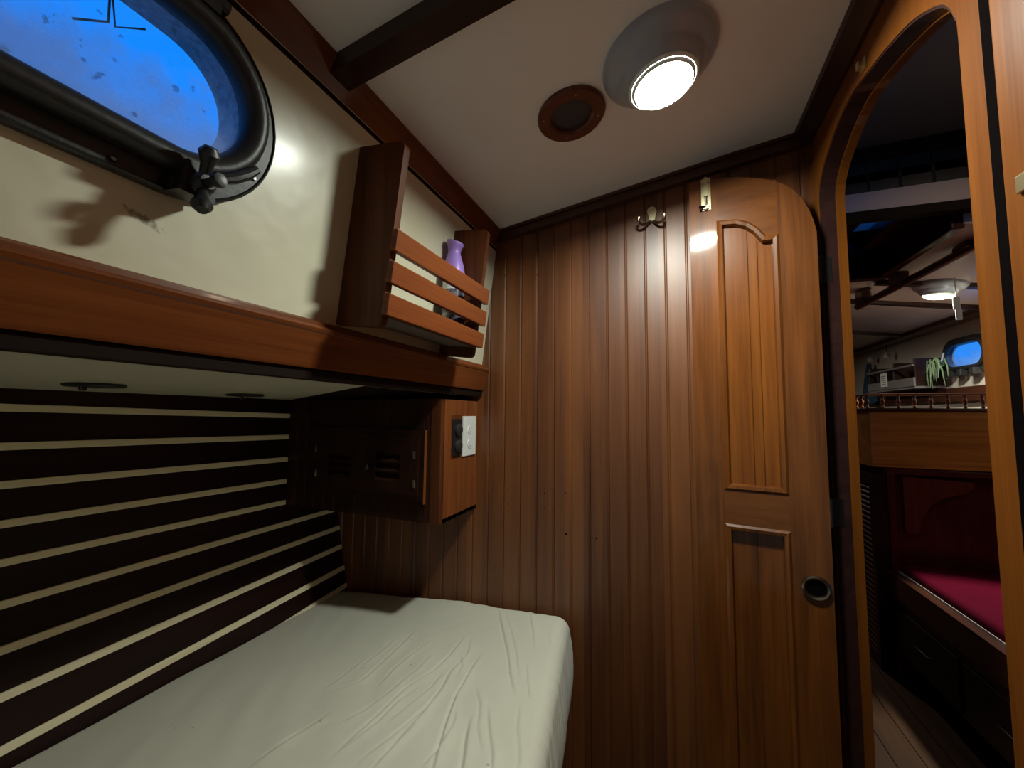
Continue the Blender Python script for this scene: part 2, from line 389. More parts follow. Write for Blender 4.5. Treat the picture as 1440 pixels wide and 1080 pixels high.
# hull lining under the shelf
zs = [.09 - i * .0388 for i in range(33)]
poly = [(hullx(z), z) for z in zs] + [(hullx(z) - .02, z) for z in reversed(zs)]
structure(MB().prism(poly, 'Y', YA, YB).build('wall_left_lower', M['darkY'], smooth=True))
# soffit of the shelf
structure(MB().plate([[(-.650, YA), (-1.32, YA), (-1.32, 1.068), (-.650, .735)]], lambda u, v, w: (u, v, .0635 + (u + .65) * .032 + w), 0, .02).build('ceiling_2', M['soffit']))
structure(MB().plate([[(-.650, .7352), (-1.32, 1.0682), (-1.32, YB), (-.650, YB)]], lambda u, v, w: (u, v, .0632 + (u + .65) * .032 + w), 0, .02).build('trim_27', M['matte_dark']))  # forward part of the soffit in one dark colour, cut along a diagonal
# closing walls behind the camera
structure(MB().box(-1.36, XR + .06, YA - .02, YA, FL, .86).build('wall_back', M['cream_ceiling']))  # unseen wall, its cream chosen to bounce light onto the ceiling

# fascia along the shelf with a beaded top edge
f = MB()
prof = [(-.632, .062), (-.640, .066), (-.613, .150), (-.611, .157), (-.6135, .162), (-.618, .1635), (-.6185, .168), (-.623, .172), (-.630, .172), (-.655, .172), (-.66, .062)]
prof = [(-.645, .082), (-.632, .082), (-.6305, .085), (-.615, .148), (-.6125, .150), (-.6105, .156), (-.613, .1615), (-.6165, .1625), (-.617, .168), (-.6215, .172), (-.645, .172), (-.66, .082)]
f.prism(prof, 'Y', YA, YB - .001)
structure(f.build('trim_2', M['redY'])); bpy.data.objects['trim_2']['label'] = 'mahogany fascia board with beaded top edge'
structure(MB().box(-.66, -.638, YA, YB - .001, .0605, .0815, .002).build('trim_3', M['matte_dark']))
# cove trim where ceiling meets side panel
poly = [(-.602, .602), (-.592, .600), (-.588, .607), (-.562, .657), (-.562, .664), (-.62, .664), (-.62, .602)]
structure(MB().prism(poly, 'Y', YA, YB - .001).build('trim_4', M['redY']))
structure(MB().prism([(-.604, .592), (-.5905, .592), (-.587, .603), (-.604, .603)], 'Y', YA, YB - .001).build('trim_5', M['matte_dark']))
# trim along the top of the bulkhead, following the camber
xs = [-.59 + i * .052 for i in range(20)]
lo = [(x, ceilz(x) - .036) for x in xs]; hi = [(x, ceilz(x) + .002) for x in reversed(xs)]
structure(MB().prism(lo + hi, 'Y', YB - .022, YB).build('trim_6', M['trim']))
lo = [(x, ceilz(x) - .009) for x in xs]
structure(MB().prism(lo + hi, 'Y', YB - .030, YB - .0222).build('trim_7', M['trim']))
# trim along the top of the doorway wall
structure(MB().prism([(.330, .793), (.334, .778), (.362, .752), (XR + .002, .750), (XR + .002, .81), (.332, .81)], 'Y', YA, YB - .031).build('trim_8', M['trim8']))
# deck beam across the ceiling
b0, b1 = .516, .562
poly = [(x, ceilz(x) - .034) for x in (-.575, -.3, 0, .2, .334)] + [(x, ceilz(x) + .002) for x in (.334, .2, 0, -.3, -.575)]
structure(MB().prism(poly, 'Y', b0, b1).build('trim_9', M['darkX'])); bpy.data.objects['trim_9']['label'] = 'dark deck beam across the cabin ceiling'

# ------------------------------------------------------------------ doorway wall with the arched opening
YN, YF = .757 * XR / .405, 1.243
pxarch = [(1346, 52), (1341, 24), (1334, 11), (1320, 7), (1290, 23), (1265, 46), (1230, 87.5), (1192, 142), (1166, 205)]
arch = []
for a in pxarch:
    q = onX(*a, XR); arch.append((q.y, q.z))
arch[0] = (YN, arch[0][1])
# smooth the arch with a Catmull-Rom pass
def catmull(P, n=5):
    out = []
    for i in range(len(P) - 1):
        p0, p1, p2, p3 = P[max(i - 1, 0)], P[i], P[i + 1], P[min(i + 2, len(P) - 1)]
        for k in range(n):
            t = k / n
            out.append(tuple(.5 * (2 * b + (c - a) * t + (2 * a - 5 * b + 4 * c - d) * t * t + (3 * b - a - 3 * c + d) * t ** 3) for a, b, c, d in zip(p0, p1, p2, p3)))
    out.append(P[-1]); return out
arch = [p for p in arch if p[0] < YF - .02] 
arch = catmull([(YN, .30)] + arch + [(YF - .008, arch[-1][1] - .06), (YF, .50), (YF, .40)])
TOP = .85
outline = [(YF, FL), (YB, FL), (YB, TOP), (YA, TOP), (YA, FL), (YN, FL)] + arch
WT = .036
wr = structure(MB().plate([outline], lambda u, v, w: (w, u, v), XR, XR + WT).build('wall_right', M['frame']))
# outer casing on the salon side of the arch (a second, slightly smaller arch)
def inset(P, d):
    cy, cz = .5 * (YN + YF), .25
    return [(y + (d if y < cy else -d) * min(1, abs(y - cy) / .2), z - d * max(0, min(1, (z - .3) / .3))) for y, z in P]
ar2 = inset(arch, .006)
structure(MB().plate([[(YF - .006, FL), (YB, FL), (YB, TOP), (YN - .1, TOP), (YN - .1, FL), (YN + .006, FL)] + ar2], lambda u, v, w: (w, u, v), XR + WT, XR + WT + .019).build('trim_10', M['frame']))
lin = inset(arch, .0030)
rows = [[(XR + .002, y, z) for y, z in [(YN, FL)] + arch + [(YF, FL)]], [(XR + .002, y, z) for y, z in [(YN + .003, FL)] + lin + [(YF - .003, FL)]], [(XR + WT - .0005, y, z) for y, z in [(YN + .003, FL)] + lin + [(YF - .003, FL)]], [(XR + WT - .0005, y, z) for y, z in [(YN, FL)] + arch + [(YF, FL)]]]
structure(MB().ring(rows, closed=False).build('trim_26', M['trim8']))  # added dark liner: its colour paints the shade inside the arch and jamb
# black reveal between frame post and the next panel, then the panel itself
structure(MB().box(XR - .001, XR + .001, .6305, .6505, FL, .76).build('trim_11', M['hole'])); bpy.data.objects['trim_11']['label'] = 'black rubber strip beside the doorway post'
structure(MB().box(XR - .004, XR - .0003, YA + .01, .6295, FL + .001, .735, .0015).build('trim_12', M['panel'])); bpy.data.objects['trim_12']['label'] = 'glossy varnished panel to the right of the doorway'
# brass bolt keeper on the arch
q = onX(1215, 92, XR)
k = MB(); k.box(XR - .003, XR, q.y - .013, q.y + .013, q.z - .012, q.z + .012, .001)
k.box(XR - .012, XR - .002, q.y - .006, q.y + .006, q.z - .006, q.z + .010, .002)
kp = k.build('bolt_keeper', M['brass'], wr); kp['label'] = 'dull brass bolt keeper'
q = onX(1438, 256, XR - .004)
hb = MB().box(XR - .008, XR - .004, q.y - .012, q.y + .004, q.z - .012, q.z + .008, .001).build('catch', M['brass'], bpy.data.objects['trim_12']); hb['label'] = 'small brass catch'

# ------------------------------------------------------------------ open cabin door against the bulkhead
YD = 1.252
yaw = math.radians(-8.5)
dpx = [(1183, 1080), (1177, 840), (1167, 660), (1150, 420), (1145.5, 325), (1141, 302), (1127, 278), (1108, 262), (1085, 254), (1055, 250), (1020, 250), (985, 254), (968, 258)]
D0 = Vector((.066, YD, 0)); Dd = Vector((math.cos(yaw), math.sin(yaw), 0)); Dn = Vector((math.sin(yaw), -math.cos(yaw), 0))   # door plane: hinge side stands off the bulkhead
def dp(x, y):
    d = ray(x, y); p = d * (D0.dot(Dn) / d.dot(Dn)); return ((p - D0).dot(Dd), p.z)
xl, xr = dp(972, 400)[0], sum(dp(*p)[0] for p in dpx[1:5]) / 4
top = [dp(*p) for p in dpx[4:]]
top[0] = (xr, top[0][1]); top[-1] = (xl, top[-1][1])
FD = FL + .03
outer = [(xr, FD)] + catmull(top[:-1], 3) + [top[-1], (xl, FD)]
def rect(x0, x1, z0, z1): return [(x0, z0), (x1, z0), (x1, z1), (x0, z1)]
ux0, uz0 = dp(1012, 430)[0], dp(1030, 689)[1]
ux1 = dp(1097, 400)[0]
uz0 = (dp(1025, 689)[1] + dp(1117, 695.5)[1]) / 2
uarch = [dp(1097, 329), dp(1076.5, 332), dp(1066, 321), dp(1053, 313), dp(1036, 309), dp(1018, 310)]
zcor = dp(1011, 311)[1]
up = [(ux0, uz0), (ux1, uz0), (ux1, uarch[0][1])] + [uarch[1]] + uarch[2:5] + [(ux0, zcor)]
lz1 = (dp(1027.5, 739)[1] + dp(1119, 748)[1]) / 2
lp = [(ux0, FD + .12), (ux1, FD + .12), (ux1, lz1), (ux0, lz1)]
Ry = Matrix.Rotation(yaw, 4, 'Z')
def df(u, v, w):
    q = D0 + Dd * u + Dn * w; return (q.x, q.y, v)
def offset(P, d):
    n = len(P); out = []
    A = sum(P[i][0] * P[(i + 1) % n][1] - P[(i + 1) % n][0] * P[i][1] for i in range(n))
    sg = 1 if A > 0 else -1
    for i in range(n):
        a, b, c = Vector(P[i - 1]), Vector(P[i]), Vector(P[(i + 1) % n])
        e1, e2 = (b - a).normalized(), (c - b).normalized()
        n1, n2 = Vector((-e1.y, e1.x)) * sg, Vector((-e2.y, e2.x)) * sg
        m = (n1 + n2); m = m / max(.35, m.length_squared / 2 if False else (1 + n1.dot(n2)))
        out.append(tuple(b + m * d))
    return out
dr = structure(MB().plate([outer, up, lp], df, -.032, 0).build('door_1', M['door']))
dr['label'] = 'varnished arched cabin door standing open against the planked bulkhead'
# rails lie across the stiles: thin veneers of cross-grain timber
rz1, rz0 = uz0, lz1
MB().plate([rect(ux0, ux1, rz0, rz1)], df, 0, .0006).build('mid_rail', M['doorX'], dr)
trl = [p for p in outer if ux0 - .001 < p[0] < ux1 + .001 and p[1] > .3]
trl = [(ux1, min(p[1] for p in trl) if not trl else trl[0][1])] + trl + [(ux0, trl[-1][1])]
toprail = trl + [(ux0, zcor)] + list(reversed(up[2:7]))
MB().plate([toprail], df, 0, .0006).build('top_rail', M['doorX'], dr)
for nm, P in (('upper_molding', up), ('lower_molding', lp)):
    o1 = offset(P, -.002); o2 = offset(P, .004); o3 = offset(P, .012); o4 = offset(P, .0155)
    MB().ring([[df(u, v, .0005) for u, v in o1], [df(u, v, .005) for u, v in o2], [df(u, v, .0035) for u, v in o3], [df(u, v, -.014) for u, v in o4]]).build(nm, M['door'], dr)
    pan = MB()
    x0, x1 = min(p[0] for p in P), max(p[0] for p in P)
    pan.plate([P], df, -.026, -.0135)
    po = pan.build('upper_panel' if nm[0] == 'u' else 'lower_panel', M['panel'] if nm[0] == 'u' else M['door'], dr)
    for fx in ((.50, .66) if nm[0] == 'u' else (.5,)):
        gx = x0 + (x1 - x0) * fx; zt = max(p[1] for p in P) - .018
        if fx > .6: zt = up[4][1] - .03
        g = MB(); g.ring([[df(gx - .0012, P[0][1], -.0133), df(gx, P[0][1], -.0120), df(gx + .0012, P[0][1], -.0133)], [df(gx - .0012, zt, -.0133), df(gx, zt, -.0120), df(gx + .0012, zt, -.0133)]], closed=False)
        g.build('bead', M['door'], po)
# ring pull
rc = dp(1148, 827)
rp_ = MB(); Mr = Matrix.Translation(Vector(df(rc[0], rc[1], 0))) @ Ry @ Matrix.Rotation(PI / 2, 4, 'X')
rp_.lathe([(.0265, 0), (.030, .003), (.0295, .006), (.0255, .0078), (.0215, .0065), (.0195, .003), (.0195, .0)], (0, 0, 0), Mr, 36, cap=False)
o = rp_.build('ring_pull', M['bronze'], dr, smooth=True); o['label'] = 'bronze ring pull'
MB().lathe([(0, .0005), (.0198, .0005), (.0198, .0012), (0, .0012)], (0, 0, 0), Mr, 30).build('pull_recess', M['hole'], o)
# barrel bolt at the top
bx0, bz1 = dp(985.5, 254); bx1, bz0 = dp(1000, 294.5)
bo = MB().plate([rect(bx0, bx1, bz0, bz1)], df, .0003, .0022).build('barrel_bolt', M['brass'], dr)
bm_ = MB(); cx = (bx0 + bx1) / 2; hz = bz1 - bz0
bm_.plate([rect(cx - .0055, cx + .0055, bz0 + hz * .42, bz1 - .001)], df, .002, .0095)
bm_.plate([rect(cx - .0075, cx + .0075, bz0 + hz * .02, bz0 + hz * .13)], df, .002, .009)
bm_.build('bolt_housing', M['brass'], bo)
bm_ = MB(); bm_.tube([df(cx, bz0 - .001, .006), df(cx, bz1 + .003, .006)], .0034, 12)
bm_.build('bolt_rod', M['steel'], bo, smooth=True)
kn = MB(); kn.tube([df(cx - .002, bz0 + hz * .10, .008), df(cx - .010, bz0 + hz * .075, .013), df(cx - .016, bz0 + hz * .06, .016)], [.0025, .0035, .0052], 12)
kn.build('bolt_knob', M['darksteel'], bo, smooth=True)
for sx in (-1, 1):
    for fz in (.1, .86):
        MB().lathe([(0, 0), (.0017, 0), (.0014, .0008), (0, .001)], df(cx + sx * .0085, bz0 + hz * fz, .0022), Matrix.Rotation(PI / 2, 4, 'X'), 10).build('screw', M['darksteel'], bo)
# hinges between door edge and jamb
xh, yh = df(xr, 0, -.012)[:2]
for hz_ in (onY(1158, 380, YF).z, onY(1174, 720, YF).z):
    h = MB(); h.box(xh + .010, xh + .036, YF - .0035, YF - .0003, hz_ - .034, hz_ + .034, .0008)
    h.tube([(xh + .005, yh + .005, hz_ - .034), (xh + .005, yh + .005, hz_ + .034)], .0045, 12)
    h.box(xh + .006, xh + .010, yh + .006, YF - .0003, hz_ - .032, hz_ + .032)
    h.build('hinge', M['hingem'], dr)

# ------------------------------------------------------------------ double coat hook
pc = onY(917, 297, YB)
hk = empty('coat_hook', (pc.x, YB, pc.z - .03), 'brass double coat hook screwed to the planked bulkhead below the ceiling', 'hook')
pl = [onY(x / 9 + 880, y / 9 + 240, YB) for x, y in ((300, 640), (292, 590), (270, 530), (285, 485), (330, 460), (372, 475), (390, 520), (378, 575), (362, 640), (330, 655))]
o = MB().plate([[(q.x, q.z) for q in pl]], lambda u, v, w: (u, YB - w, v), .0, .005).build('hook_plate', M['brass'], hk, smooth=False)
for sx, pts in ((-1, ((318, 640, .006), (270, 668, .014), (215, 685, .026), (170, 660, .036), (160, 625, .040), (170, 590, .040))), (1, ((345, 640, .006), (390, 655, .014), (440, 650, .026), (478, 615, .036), (490, 575, .040), (488, 540, .040)))):
    P = []
    for x, y, d in pts:
        P.append(onY(x / 9 + 880, y / 9 + 240, YB - d))
    MB().tube(catmull([tuple(p) for p in P], 5), [.0042] * 20 + [.0042, .0044, .0048, .0052, .0054, .0045], 10).build('hook_arm', M['darksteel'] if False else M['bronze'], hk, smooth=True)

# ------------------------------------------------------------------ ceiling light
def make_light(name, c, label, group, lensmat, nrm=None, sc=1.0):
    lt = empty(name, c, label, 'ceiling light', group)
    Mn = (nrm if nrm is not None else Matrix.Identity(4)) @ Matrix.Scale(sc, 4)
    b = MB().lathe([(.113, .001), (.115, -.006), (.112, -.016), (.102, -.026), (.090, -.034), (.086, -.037), (.084, -.043), (.074, -.054), (.0685, -.0585), (.066, -.059), (.066, -.02), (0, -.02)], c, Mn, 64).build('lamp_base', M['lampbase'], lt, smooth=True, angle=50)
    MB().lathe([(.0685, -.058), (.0695, -.061), (.0675, -.0645), (.064, -.0645), (.0625, -.0600), (.0625, -.056)], c, Mn, 64, cap=False).build('lamp_bezel', M['bezel'], lt, smooth=True)
    MB().lathe([(.0630, -.0640), (.0600, -.0685), (.0575, -.0692), (.0560, -.0685), (.0545, -.0650), (.0515, -.0635)], c, Mn, 64, cap=False).build('lens_rim', M['lensrim'], lt, smooth=True)
    MB().lathe([(.0520, -.0642), (.040, -.0652), (.020, -.0660), (0, -.0662)], c, Mn, 48, cap=False).build('lens', lensmat, lt, smooth=True)
    return lt
def tilt(sl): return Matrix.Rotation(-math.atan(sl), 4, 'Y')
make_light('ceiling_light', (-.014, .832, ceilz(-.014)), 'lit round dome light on the cabin ceiling beside the wooden vent ring', 'round dome lights', M['lens'], tilt(.147))
# vent ring
vc = onZ(803, 161, ceilz(-.217)); vc = Vector((vc.x, vc.y, ceilz(vc.x)))
vt = empty('ceiling_vent', vc, 'round mahogany vent ring with dark centre on the cabin ceiling', 'vent')
MB().lathe([(.080, .001), (.0805, -.006), (.077, -.0105), (.052, -.0105), (.0475, -.007), (.0465, .0005)], vc, tilt(.147), 56, cap=False).build('vent_ring', wood('vent_wood', (.06, .018, .012), (.16, .05, .03), 'X', rough=.4, coat=.3), vt, smooth=True)
MB().lathe([(0, -.0005), (.047, -.0005), (.047, .002), (0, .002)], vc, tilt(.147), 40).build('vent_screen', plain('vent_mesh', (.035, .037, .05), .4, bump=.6, bscale=500), vt)
for a in (.4, 1.97, 3.54, 5.1):
    MB().lathe([(0, 0), (.0022, 0), (.0018, -.001), (0, -.0012)], Vector(vc) + Vector((.065 * math.cos(a), .065 * math.sin(a), -.0105 + .147 * .065 * math.cos(a))), None, 10).build('screw', M['steel'], vt)

# ------------------------------------------------------------------ oblong port in the side panel
w1 = structure(MB().plate([stad(.140), stad(RG + .004)], pf, .0003, .014).build('window_1', M['iron'], smooth=False))
w1['label'] = 'black metal oblong port with dusk blue pane'
def sring(spec, n=24): return [[pf(u, v, w) for u, v in stad(r, n)] for r, w in spec]
MB().ring(sring([(.111, .012), (.113, .022), (.112, .034), (.108, .042), (.101, .046), (.094, .045), (.087, .040), (.083, .034), (.080, .026), (.080, .012)])).build('port_ring', M['iron'], w1, smooth=True, angle=60)
MB().ring(sring([(.1345, .0138), (.1365, .017), (.140, .0135)])).build('flange_lip', M['iron'], w1, smooth=True)
MB().ring(sring([(.0835, .012), (.080, .014), (.0785, -.03), (.0835, -.03)])).build('port_sleeve', plain('sleeve_crazed', (.3, .33, .38), .5, var=.8, vscale=120, bump=.6, bscale=180), w1)
MB().plate([stad(.0805)], pf, .020, .026).build('window_pane', port_glass('crazed_port_pane', .5, .13), w1)
for a in (-2.2, -1.35, -.5, .35, 1.2):
    u, v = YPB + .128 * math.cos(a), ZPC + .128 * math.sin(a)
    if a < -1.6: u, v = YPB - .05, ZPC - .128
    MB().lathe([(0, 0), (.0045, 0), (.0035, .003), (0, .0035)], pf(u, v, .014), Matrix.Rotation(PI / 2, 4, 'Y'), 12).build('flange_screw', M['darksteel'], w1, smooth=True)
# clamping dogs: lug, swing bolt and wing nut
def dog(u, v):
    d = MB()
    d.plate([[(u - .022, v - .012), (u + .022, v - .012), (u + .017, v + .030), (u - .017, v + .030)]], pf, .012, .05)
    d.tube([pf(u - .024, v, .03), pf(u + .024, v, .03)], .0075, 14)
    p = d.build('clamp_lug', M['iron'], w1)
    e = MB(); e.tube([pf(u, v, .02), pf(u, v + .006, .088)], .006, 12)
    e.lathe([(0, 0), (.013, 0), (.015, .005), (.013, .014), (.009, .018), (0, .019)], pf(u, v + .004, .050), Matrix.Rotation(PI / 2, 4, 'Y'), 18)
    for s_ in (-1, 1):
        e.tube([pf(u, v + .006 + s_ * .008, .058), pf(u - .003, v + .006 + s_ * .022, .066), pf(u - .006, v + .006 + s_ * .034, .073), pf(u - .007, v + .006 + s_ * .041, .077)], [.0065, .0075, .0125, .007], 12)
    e.lathe([(0, 0), (.008, .001), (.010, .006), (.008, .012), (0, .014)], pf(u, v + .006, .082), Matrix.Rotation(PI / 2, 4, 'Y'), 16)
    e.build('wing_nut', M['iron'], p, smooth=True)
dog(.315, .300); dog(-.06, .300)
h_ = MB()
for u in (.205, .298):
    h_.plate([[(u - .016, .535), (u + .016, .535), (u + .016, .575), (u - .016, .575)]], pf, .012, .045)
h_.tube([pf(.16, .555, .036), pf(.325, .555, .036)], .009, 14)
h_.build('hinge', M['iron'], w1, smooth=True)
sb = MB(); q1, q2, q3, q4 = [pf(u, v, .05) for u, v in ((.385, .365), (.372, .35), (.355, .335), (.335, .322))]
sb.tube([q1, q2, q3, q4], [.006, .008, .008, .006], 10); sb.build('stop_bar', M['iron'], w1, smooth=True)
# a bent wire outside the port, added for dark lines in the pane
og = MB()
A = lambda x, y: onX(x, y, -.74)
og.tube([A(102, 26), A(152, 31), A(155, -12)], .0016, 6); og.tube([A(158, -12), A(162, 38), A(204, 41)], .0016, 6)
o = og.build('outside_wire', M['darksteel'], w1); o['label'] = 'thin bent dark wire outside the pane'

# ------------------------------------------------------------------ slatted wall rack
RY0, RY1 = .616, 1.030
rk = empty('wall_rack', pf(.82, .185, .06), 'mahogany wall rack with three front slats on the cream side panel', 'rack')
def rackside(y0, y1, zb, zt, dep):
    r = .014; P = [(0, zb)]
    P += [(dep - r + r * math.sin(t), zb + r - r * math.cos(t)) for t in [PI / 2 * i / 5 for i in range(6)]]
    P += [(dep - r + r * math.cos(t), zt - r + r * math.sin(t)) for t in [PI / 2 * i / 5 for i in range(6)]] + [(0, zt)]
    return MB().plate([P], lambda w, v, y: pf(y, v, w), y0, y1).build('side_panel', M['rackZ'], rk)
rackside(RY0, RY0 + .017, .180, .552, .116); rackside(RY1 - .020, RY1 - .003, .172, .546, .112)
for z0, z1 in ((.330, .372), (.267, .309), (.204, .246)):
    s_ = MB(); s_.box(0, .015, RY0 - .005, RY1, z0, z1, .0015)
    for v in s_.bm.verts: v.co = Vector(pf(v.co.y, v.co.z, v.co.x + .1165))
    s_.build('front_slat', M['rack'], rk)
s_ = MB(); s_.box(.001, .114, RY0 + .017, RY1 - .020, .202, .211)
for v in s_.bm.verts: v.co = Vector(pf(v.co.y, v.co.z, v.co.x))
s_.build('shelf_board', plain('rack_shelf_underside', (.16, .135, .12), .5), rk)

# spray bottle in the rack
bt_c = pf(.972, .2115, .063)
bt = empty('spray_bottle', bt_c, 'purple-capped white bottle standing in the slatted wall rack', 'bottle')
body = MB().lathe([(0, 0), (.029, 0), (.031, .004), (.031, .150), (.0305, .172)], bt_c, None, 40).build('bottle_body', None or plain('white_bottle', (.72, .74, .82), .25), bt, smooth=True)
def bottle_label():
    m, nt, p = newmat('bottle_print'); N = nt.nodes.new; L = nt.links.new
    tc = N('ShaderNodeTexCoord'); n = N('ShaderNodeTexNoise'); n.inputs['Scale'].default_value = 34; n.inputs['Detail'].default_value = 5; L(tc.outputs['Object'], n.inputs[0])
    cr = N('ShaderNodeValToRGB'); e = cr.color_ramp.elements; e[0].position = .42; e[0].color = (.03, .03, .045, 1); e[1].position = .6; e[1].color = (.6, .58, .6, 1)
    k2 = e.new(.52); k2.color = (.16, .14, .18, 1)
    sp = N('ShaderNodeSeparateXYZ'); L(tc.outputs['Object'], sp.inputs[0])
    mr = N('ShaderNodeMapRange'); mr.inputs['From Min'].default_value = .028; mr.inputs['From Max'].default_value = .022; L(sp.outputs['Z'], mr.inputs['Value'])
    mx = N('ShaderNodeMix'); mx.data_type = 'RGBA'; L(n.outputs['Fac'], cr.inputs[0]); L(cr.outputs[0], mx.inputs[6]); mx.inputs[7].default_value = (.3, .12, .45, 1); L(mr.outputs[0], mx.inputs[0])
    L(mx.outputs[2], p.inputs['Base Color']); p.inputs['Roughness'].default_value = .25; return m
MB().lathe([(.0313, .008), (.0315, .012), (.0315, .138), (.0313, .142)], bt_c, None, 40, cap=False).build('bottle_label', bottle_label(), body, smooth=True)
cp = MB().lathe([(.0305, .172), (.0318, .176), (.0315, .195), (.029, .215), (.0225, .238), (.0185, .252), (.0185, .262), (.0215, .274), (.0245, .282), (.0235, .287), (.012, .290), (0, .291)], bt_c, None, 40)
for v in cp.bm.verts:
    h = v.co.z - bt_c[2]
    if h > .255:
        v.co.z -= (h - .255) / .036 * .35 * (v.co.x - bt_c[0]) + 0
        v.co.x += (h - .255) * .1
cp.build('bottle_cap', M['purple'], bt, smooth=True, angle=50)

# ------------------------------------------------------------------ puck lights in the soffit
def puck(px, py, label):
    q = onZ(px, py, .05); q = Vector((max(-1.18, q.x), q.y, 0)); q.z = .064 + (q.x + .632) * .032
    t = empty('soffit_light', q, label, 'light', 'black puck lights under the shelf')
    MB().lathe([(.046, .001), (.047, -.003), (.043, -.006), (.036, -.0055), (.034, -.003), (0, -.003)], q, None, 36).build('light_rim', M['black'], t, smooth=True)
    MB().lathe([(.034, -.0032), (.024, -.007), (0, -.0085)], q, None, 30).build('light_lens', plain('smoked_lens', (.03, .032, .035), .15), t, smooth=True)
    MB().lathe([(0, -.005), (.006, -.005), (.0055, -.014), (0, -.015)], q + Vector((.026, -.028, 0)), None, 12).build('switch', M['black'], t, smooth=True)
puck(134, 540.5, 'unlit black puck light under the shelf, nearer the port'); puck(345, 553.5, 'unlit black puck light under the shelf, nearer the louvred locker')

# ------------------------------------------------------------------ pale battens on the hull lining
za = [.002, -.079, -.159, -.240, -.320, -.405, -.493, -.580, -.674, -.762]
zb = [-.017, -.093, -.173, -.251, -.326, -.401, -.479, -.556, -.640, -.712]
ordn = ['topmost', 'second from the top', 'third from the top', 'fourth from the top', 'fifth from the top', 'sixth from the top', 'seventh from the top', 'eighth from the top', 'ninth from the top', 'lowest, half behind the mattress']
YBX = 1.057
for i in range(10):
    y1 = YBX - .003 if i < 5 else YB - .002
    rows = []
    for k in range(13):
        y = -.45 + (y1 + .45) * k / 12
        z = za[i] + (zb[i] - za[i]) * (y - .38) / .695
        h = .0082; xa, xb = hullx(z + h), hullx(z - h)
        rows.append([(xa - .001, y, z + h), (xa + .0035, y, z + h), (xa + .0045, y, z + h - .001), (xb + .0045, y, z - h + .001), (xb + .0035, y, z - h), (xb - .001, y, z - h)])
    o = MB().ring(rows, caps=True).build('hull_batten', M['batten'])
    tag(o, 'pale wood batten along the dark hull lining, ' + ordn[i], 'batten', 'pale battens on the hull lining')

# ------------------------------------------------------------------ louvred locker at the head of the bunk
XS = -.656
lk = empty('louvred_locker', (-.97, 1.18, -.335), 'dark planked locker with two small louvred doors under the shelf', 'locker')
zl0, zl1 = -.336, .043
cs = planked_wall(-1.296, XS - .035, zl0, lambda x: zl1, YBX, .045, -1.30, .003, .003, .018)
cs.box(-1.296, XS, YBX + .018, YB - .001, zl0, zl0 + .012)
cs.build('locker_front', M['dark'], lk, origin=(-.97, YBX, zl0))
MB().box(XS - .037, XS - .0005, YBX - .001, YBX + .018, zl0 - .001, zl1, .002).build('corner_post', M['rackZ'], lk)
sd = planked_wall(YBX + .018, YB - .001, zl0, lambda x: zl1, 0, .062, YBX + .045, .0022, .002, .018)
for v in sd.bm.verts: v.co = Vector((XS - v.co.y, v.co.x, v.co.z))
bmesh.ops.recalc_face_normals(sd.bm, faces=sd.bm.faces[:])
sd.build('locker_side', M['lockside'], lk)
def lpx(x, y): q = onY(x / 6 + 400, y / 6 + 580, YBX); return q.x, q.z
cx0, cz1 = lpx(262, 120); cx1, _ = lpx(1204, 135); _, cz0 = lpx(1100, 735)
fy = YBX
MB().plate([rect(cx0, cx1, cz0, cz1), rect(cx0 + .018, cx1 - .018, cz0 + .016, cz1 - .016)], lambda u, v, w: (u, fy - w, v), -.001, .012).build('door_casing', M['dark'], lk)
MB().box(cx1, cx1 + .0007, fy - .0125, fy, cz0 - .01, cz1, 0).build('casing_highlight', M['lockside'], lk)  # thin lighter strip that paints the highlight along the casing
xm = lpx(725, 440)[0]
for side in (0, 1):
    a, b = (cx0 + .019, xm - .001) if side == 0 else (xm + .001, cx1 - .019)
    z0, z1 = cz0 + .017, cz1 - .017
    l0, _ = lpx(418 if side == 0 else 812, 0); l1, _ = lpx(600 if side == 0 else 1012, 0)
    lz1_ = lpx(0, 315)[1] if side == 0 else lpx(900, 335)[1]; lz0_ = lpx(500, 535)[1] if side == 0 else lpx(900, 575)[1]
    d = MB().plate([rect(a, b, z0, z1), rect(l0, l1, lz0_, lz1_)], lambda u, v, w: (u, fy - w, v), .0, .016).build('locker_door', M['dark'], lk)
    lv = MB()
    for k in range(3):
        zc = lz0_ + (lz1_ - lz0_) * (k + .5) / 3; hh = (lz1_ - lz0_) / 6
        lv.ring([[(l0, fy - .016, zc - hh * .95), (l1, fy - .016, zc - hh * .95)], [(l0, fy - .013, zc - hh * .6), (l1, fy - .013, zc - hh * .6)], [(l0, fy - .001, zc + hh * .35), (l1, fy - .001, zc + hh * .35)], [(l0, fy + .001, zc + hh * .2), (l1, fy + .001, zc + hh * .2)], [(l0, fy - .016, zc - hh * 1.05), (l1, fy - .016, zc - hh * 1.05)]], closed=False)
    lv.box(l0, l1, fy - .0005, fy + .0015, lz0_, lz1_)
    lv.build('louvres', M['dark'], d)
    for zz in ((300, 505) if side == 0 else (355, 595)):
        hx, hz2 = lpx(300 if side == 0 else 1118, zz)
        MB().box(hx - .005, hx + .005, fy - .0185, fy - .0125, hz2 - .012, hz2 + .012, .001).build('hinge', M['steel'], d)
    if side == 1:
        kx, kz = lpx(742, 442)
        MB().lathe([(0, 0), (.009, 0), (.008, .004), (.0075, .008), (.0125, .014), (.0125, .018), (.009, .021), (0, .022)], (kx, fy - .016, kz), Matrix.Rotation(PI / 2, 4, 'X'), 24).build('door_knob', M['black'], d, smooth=True)

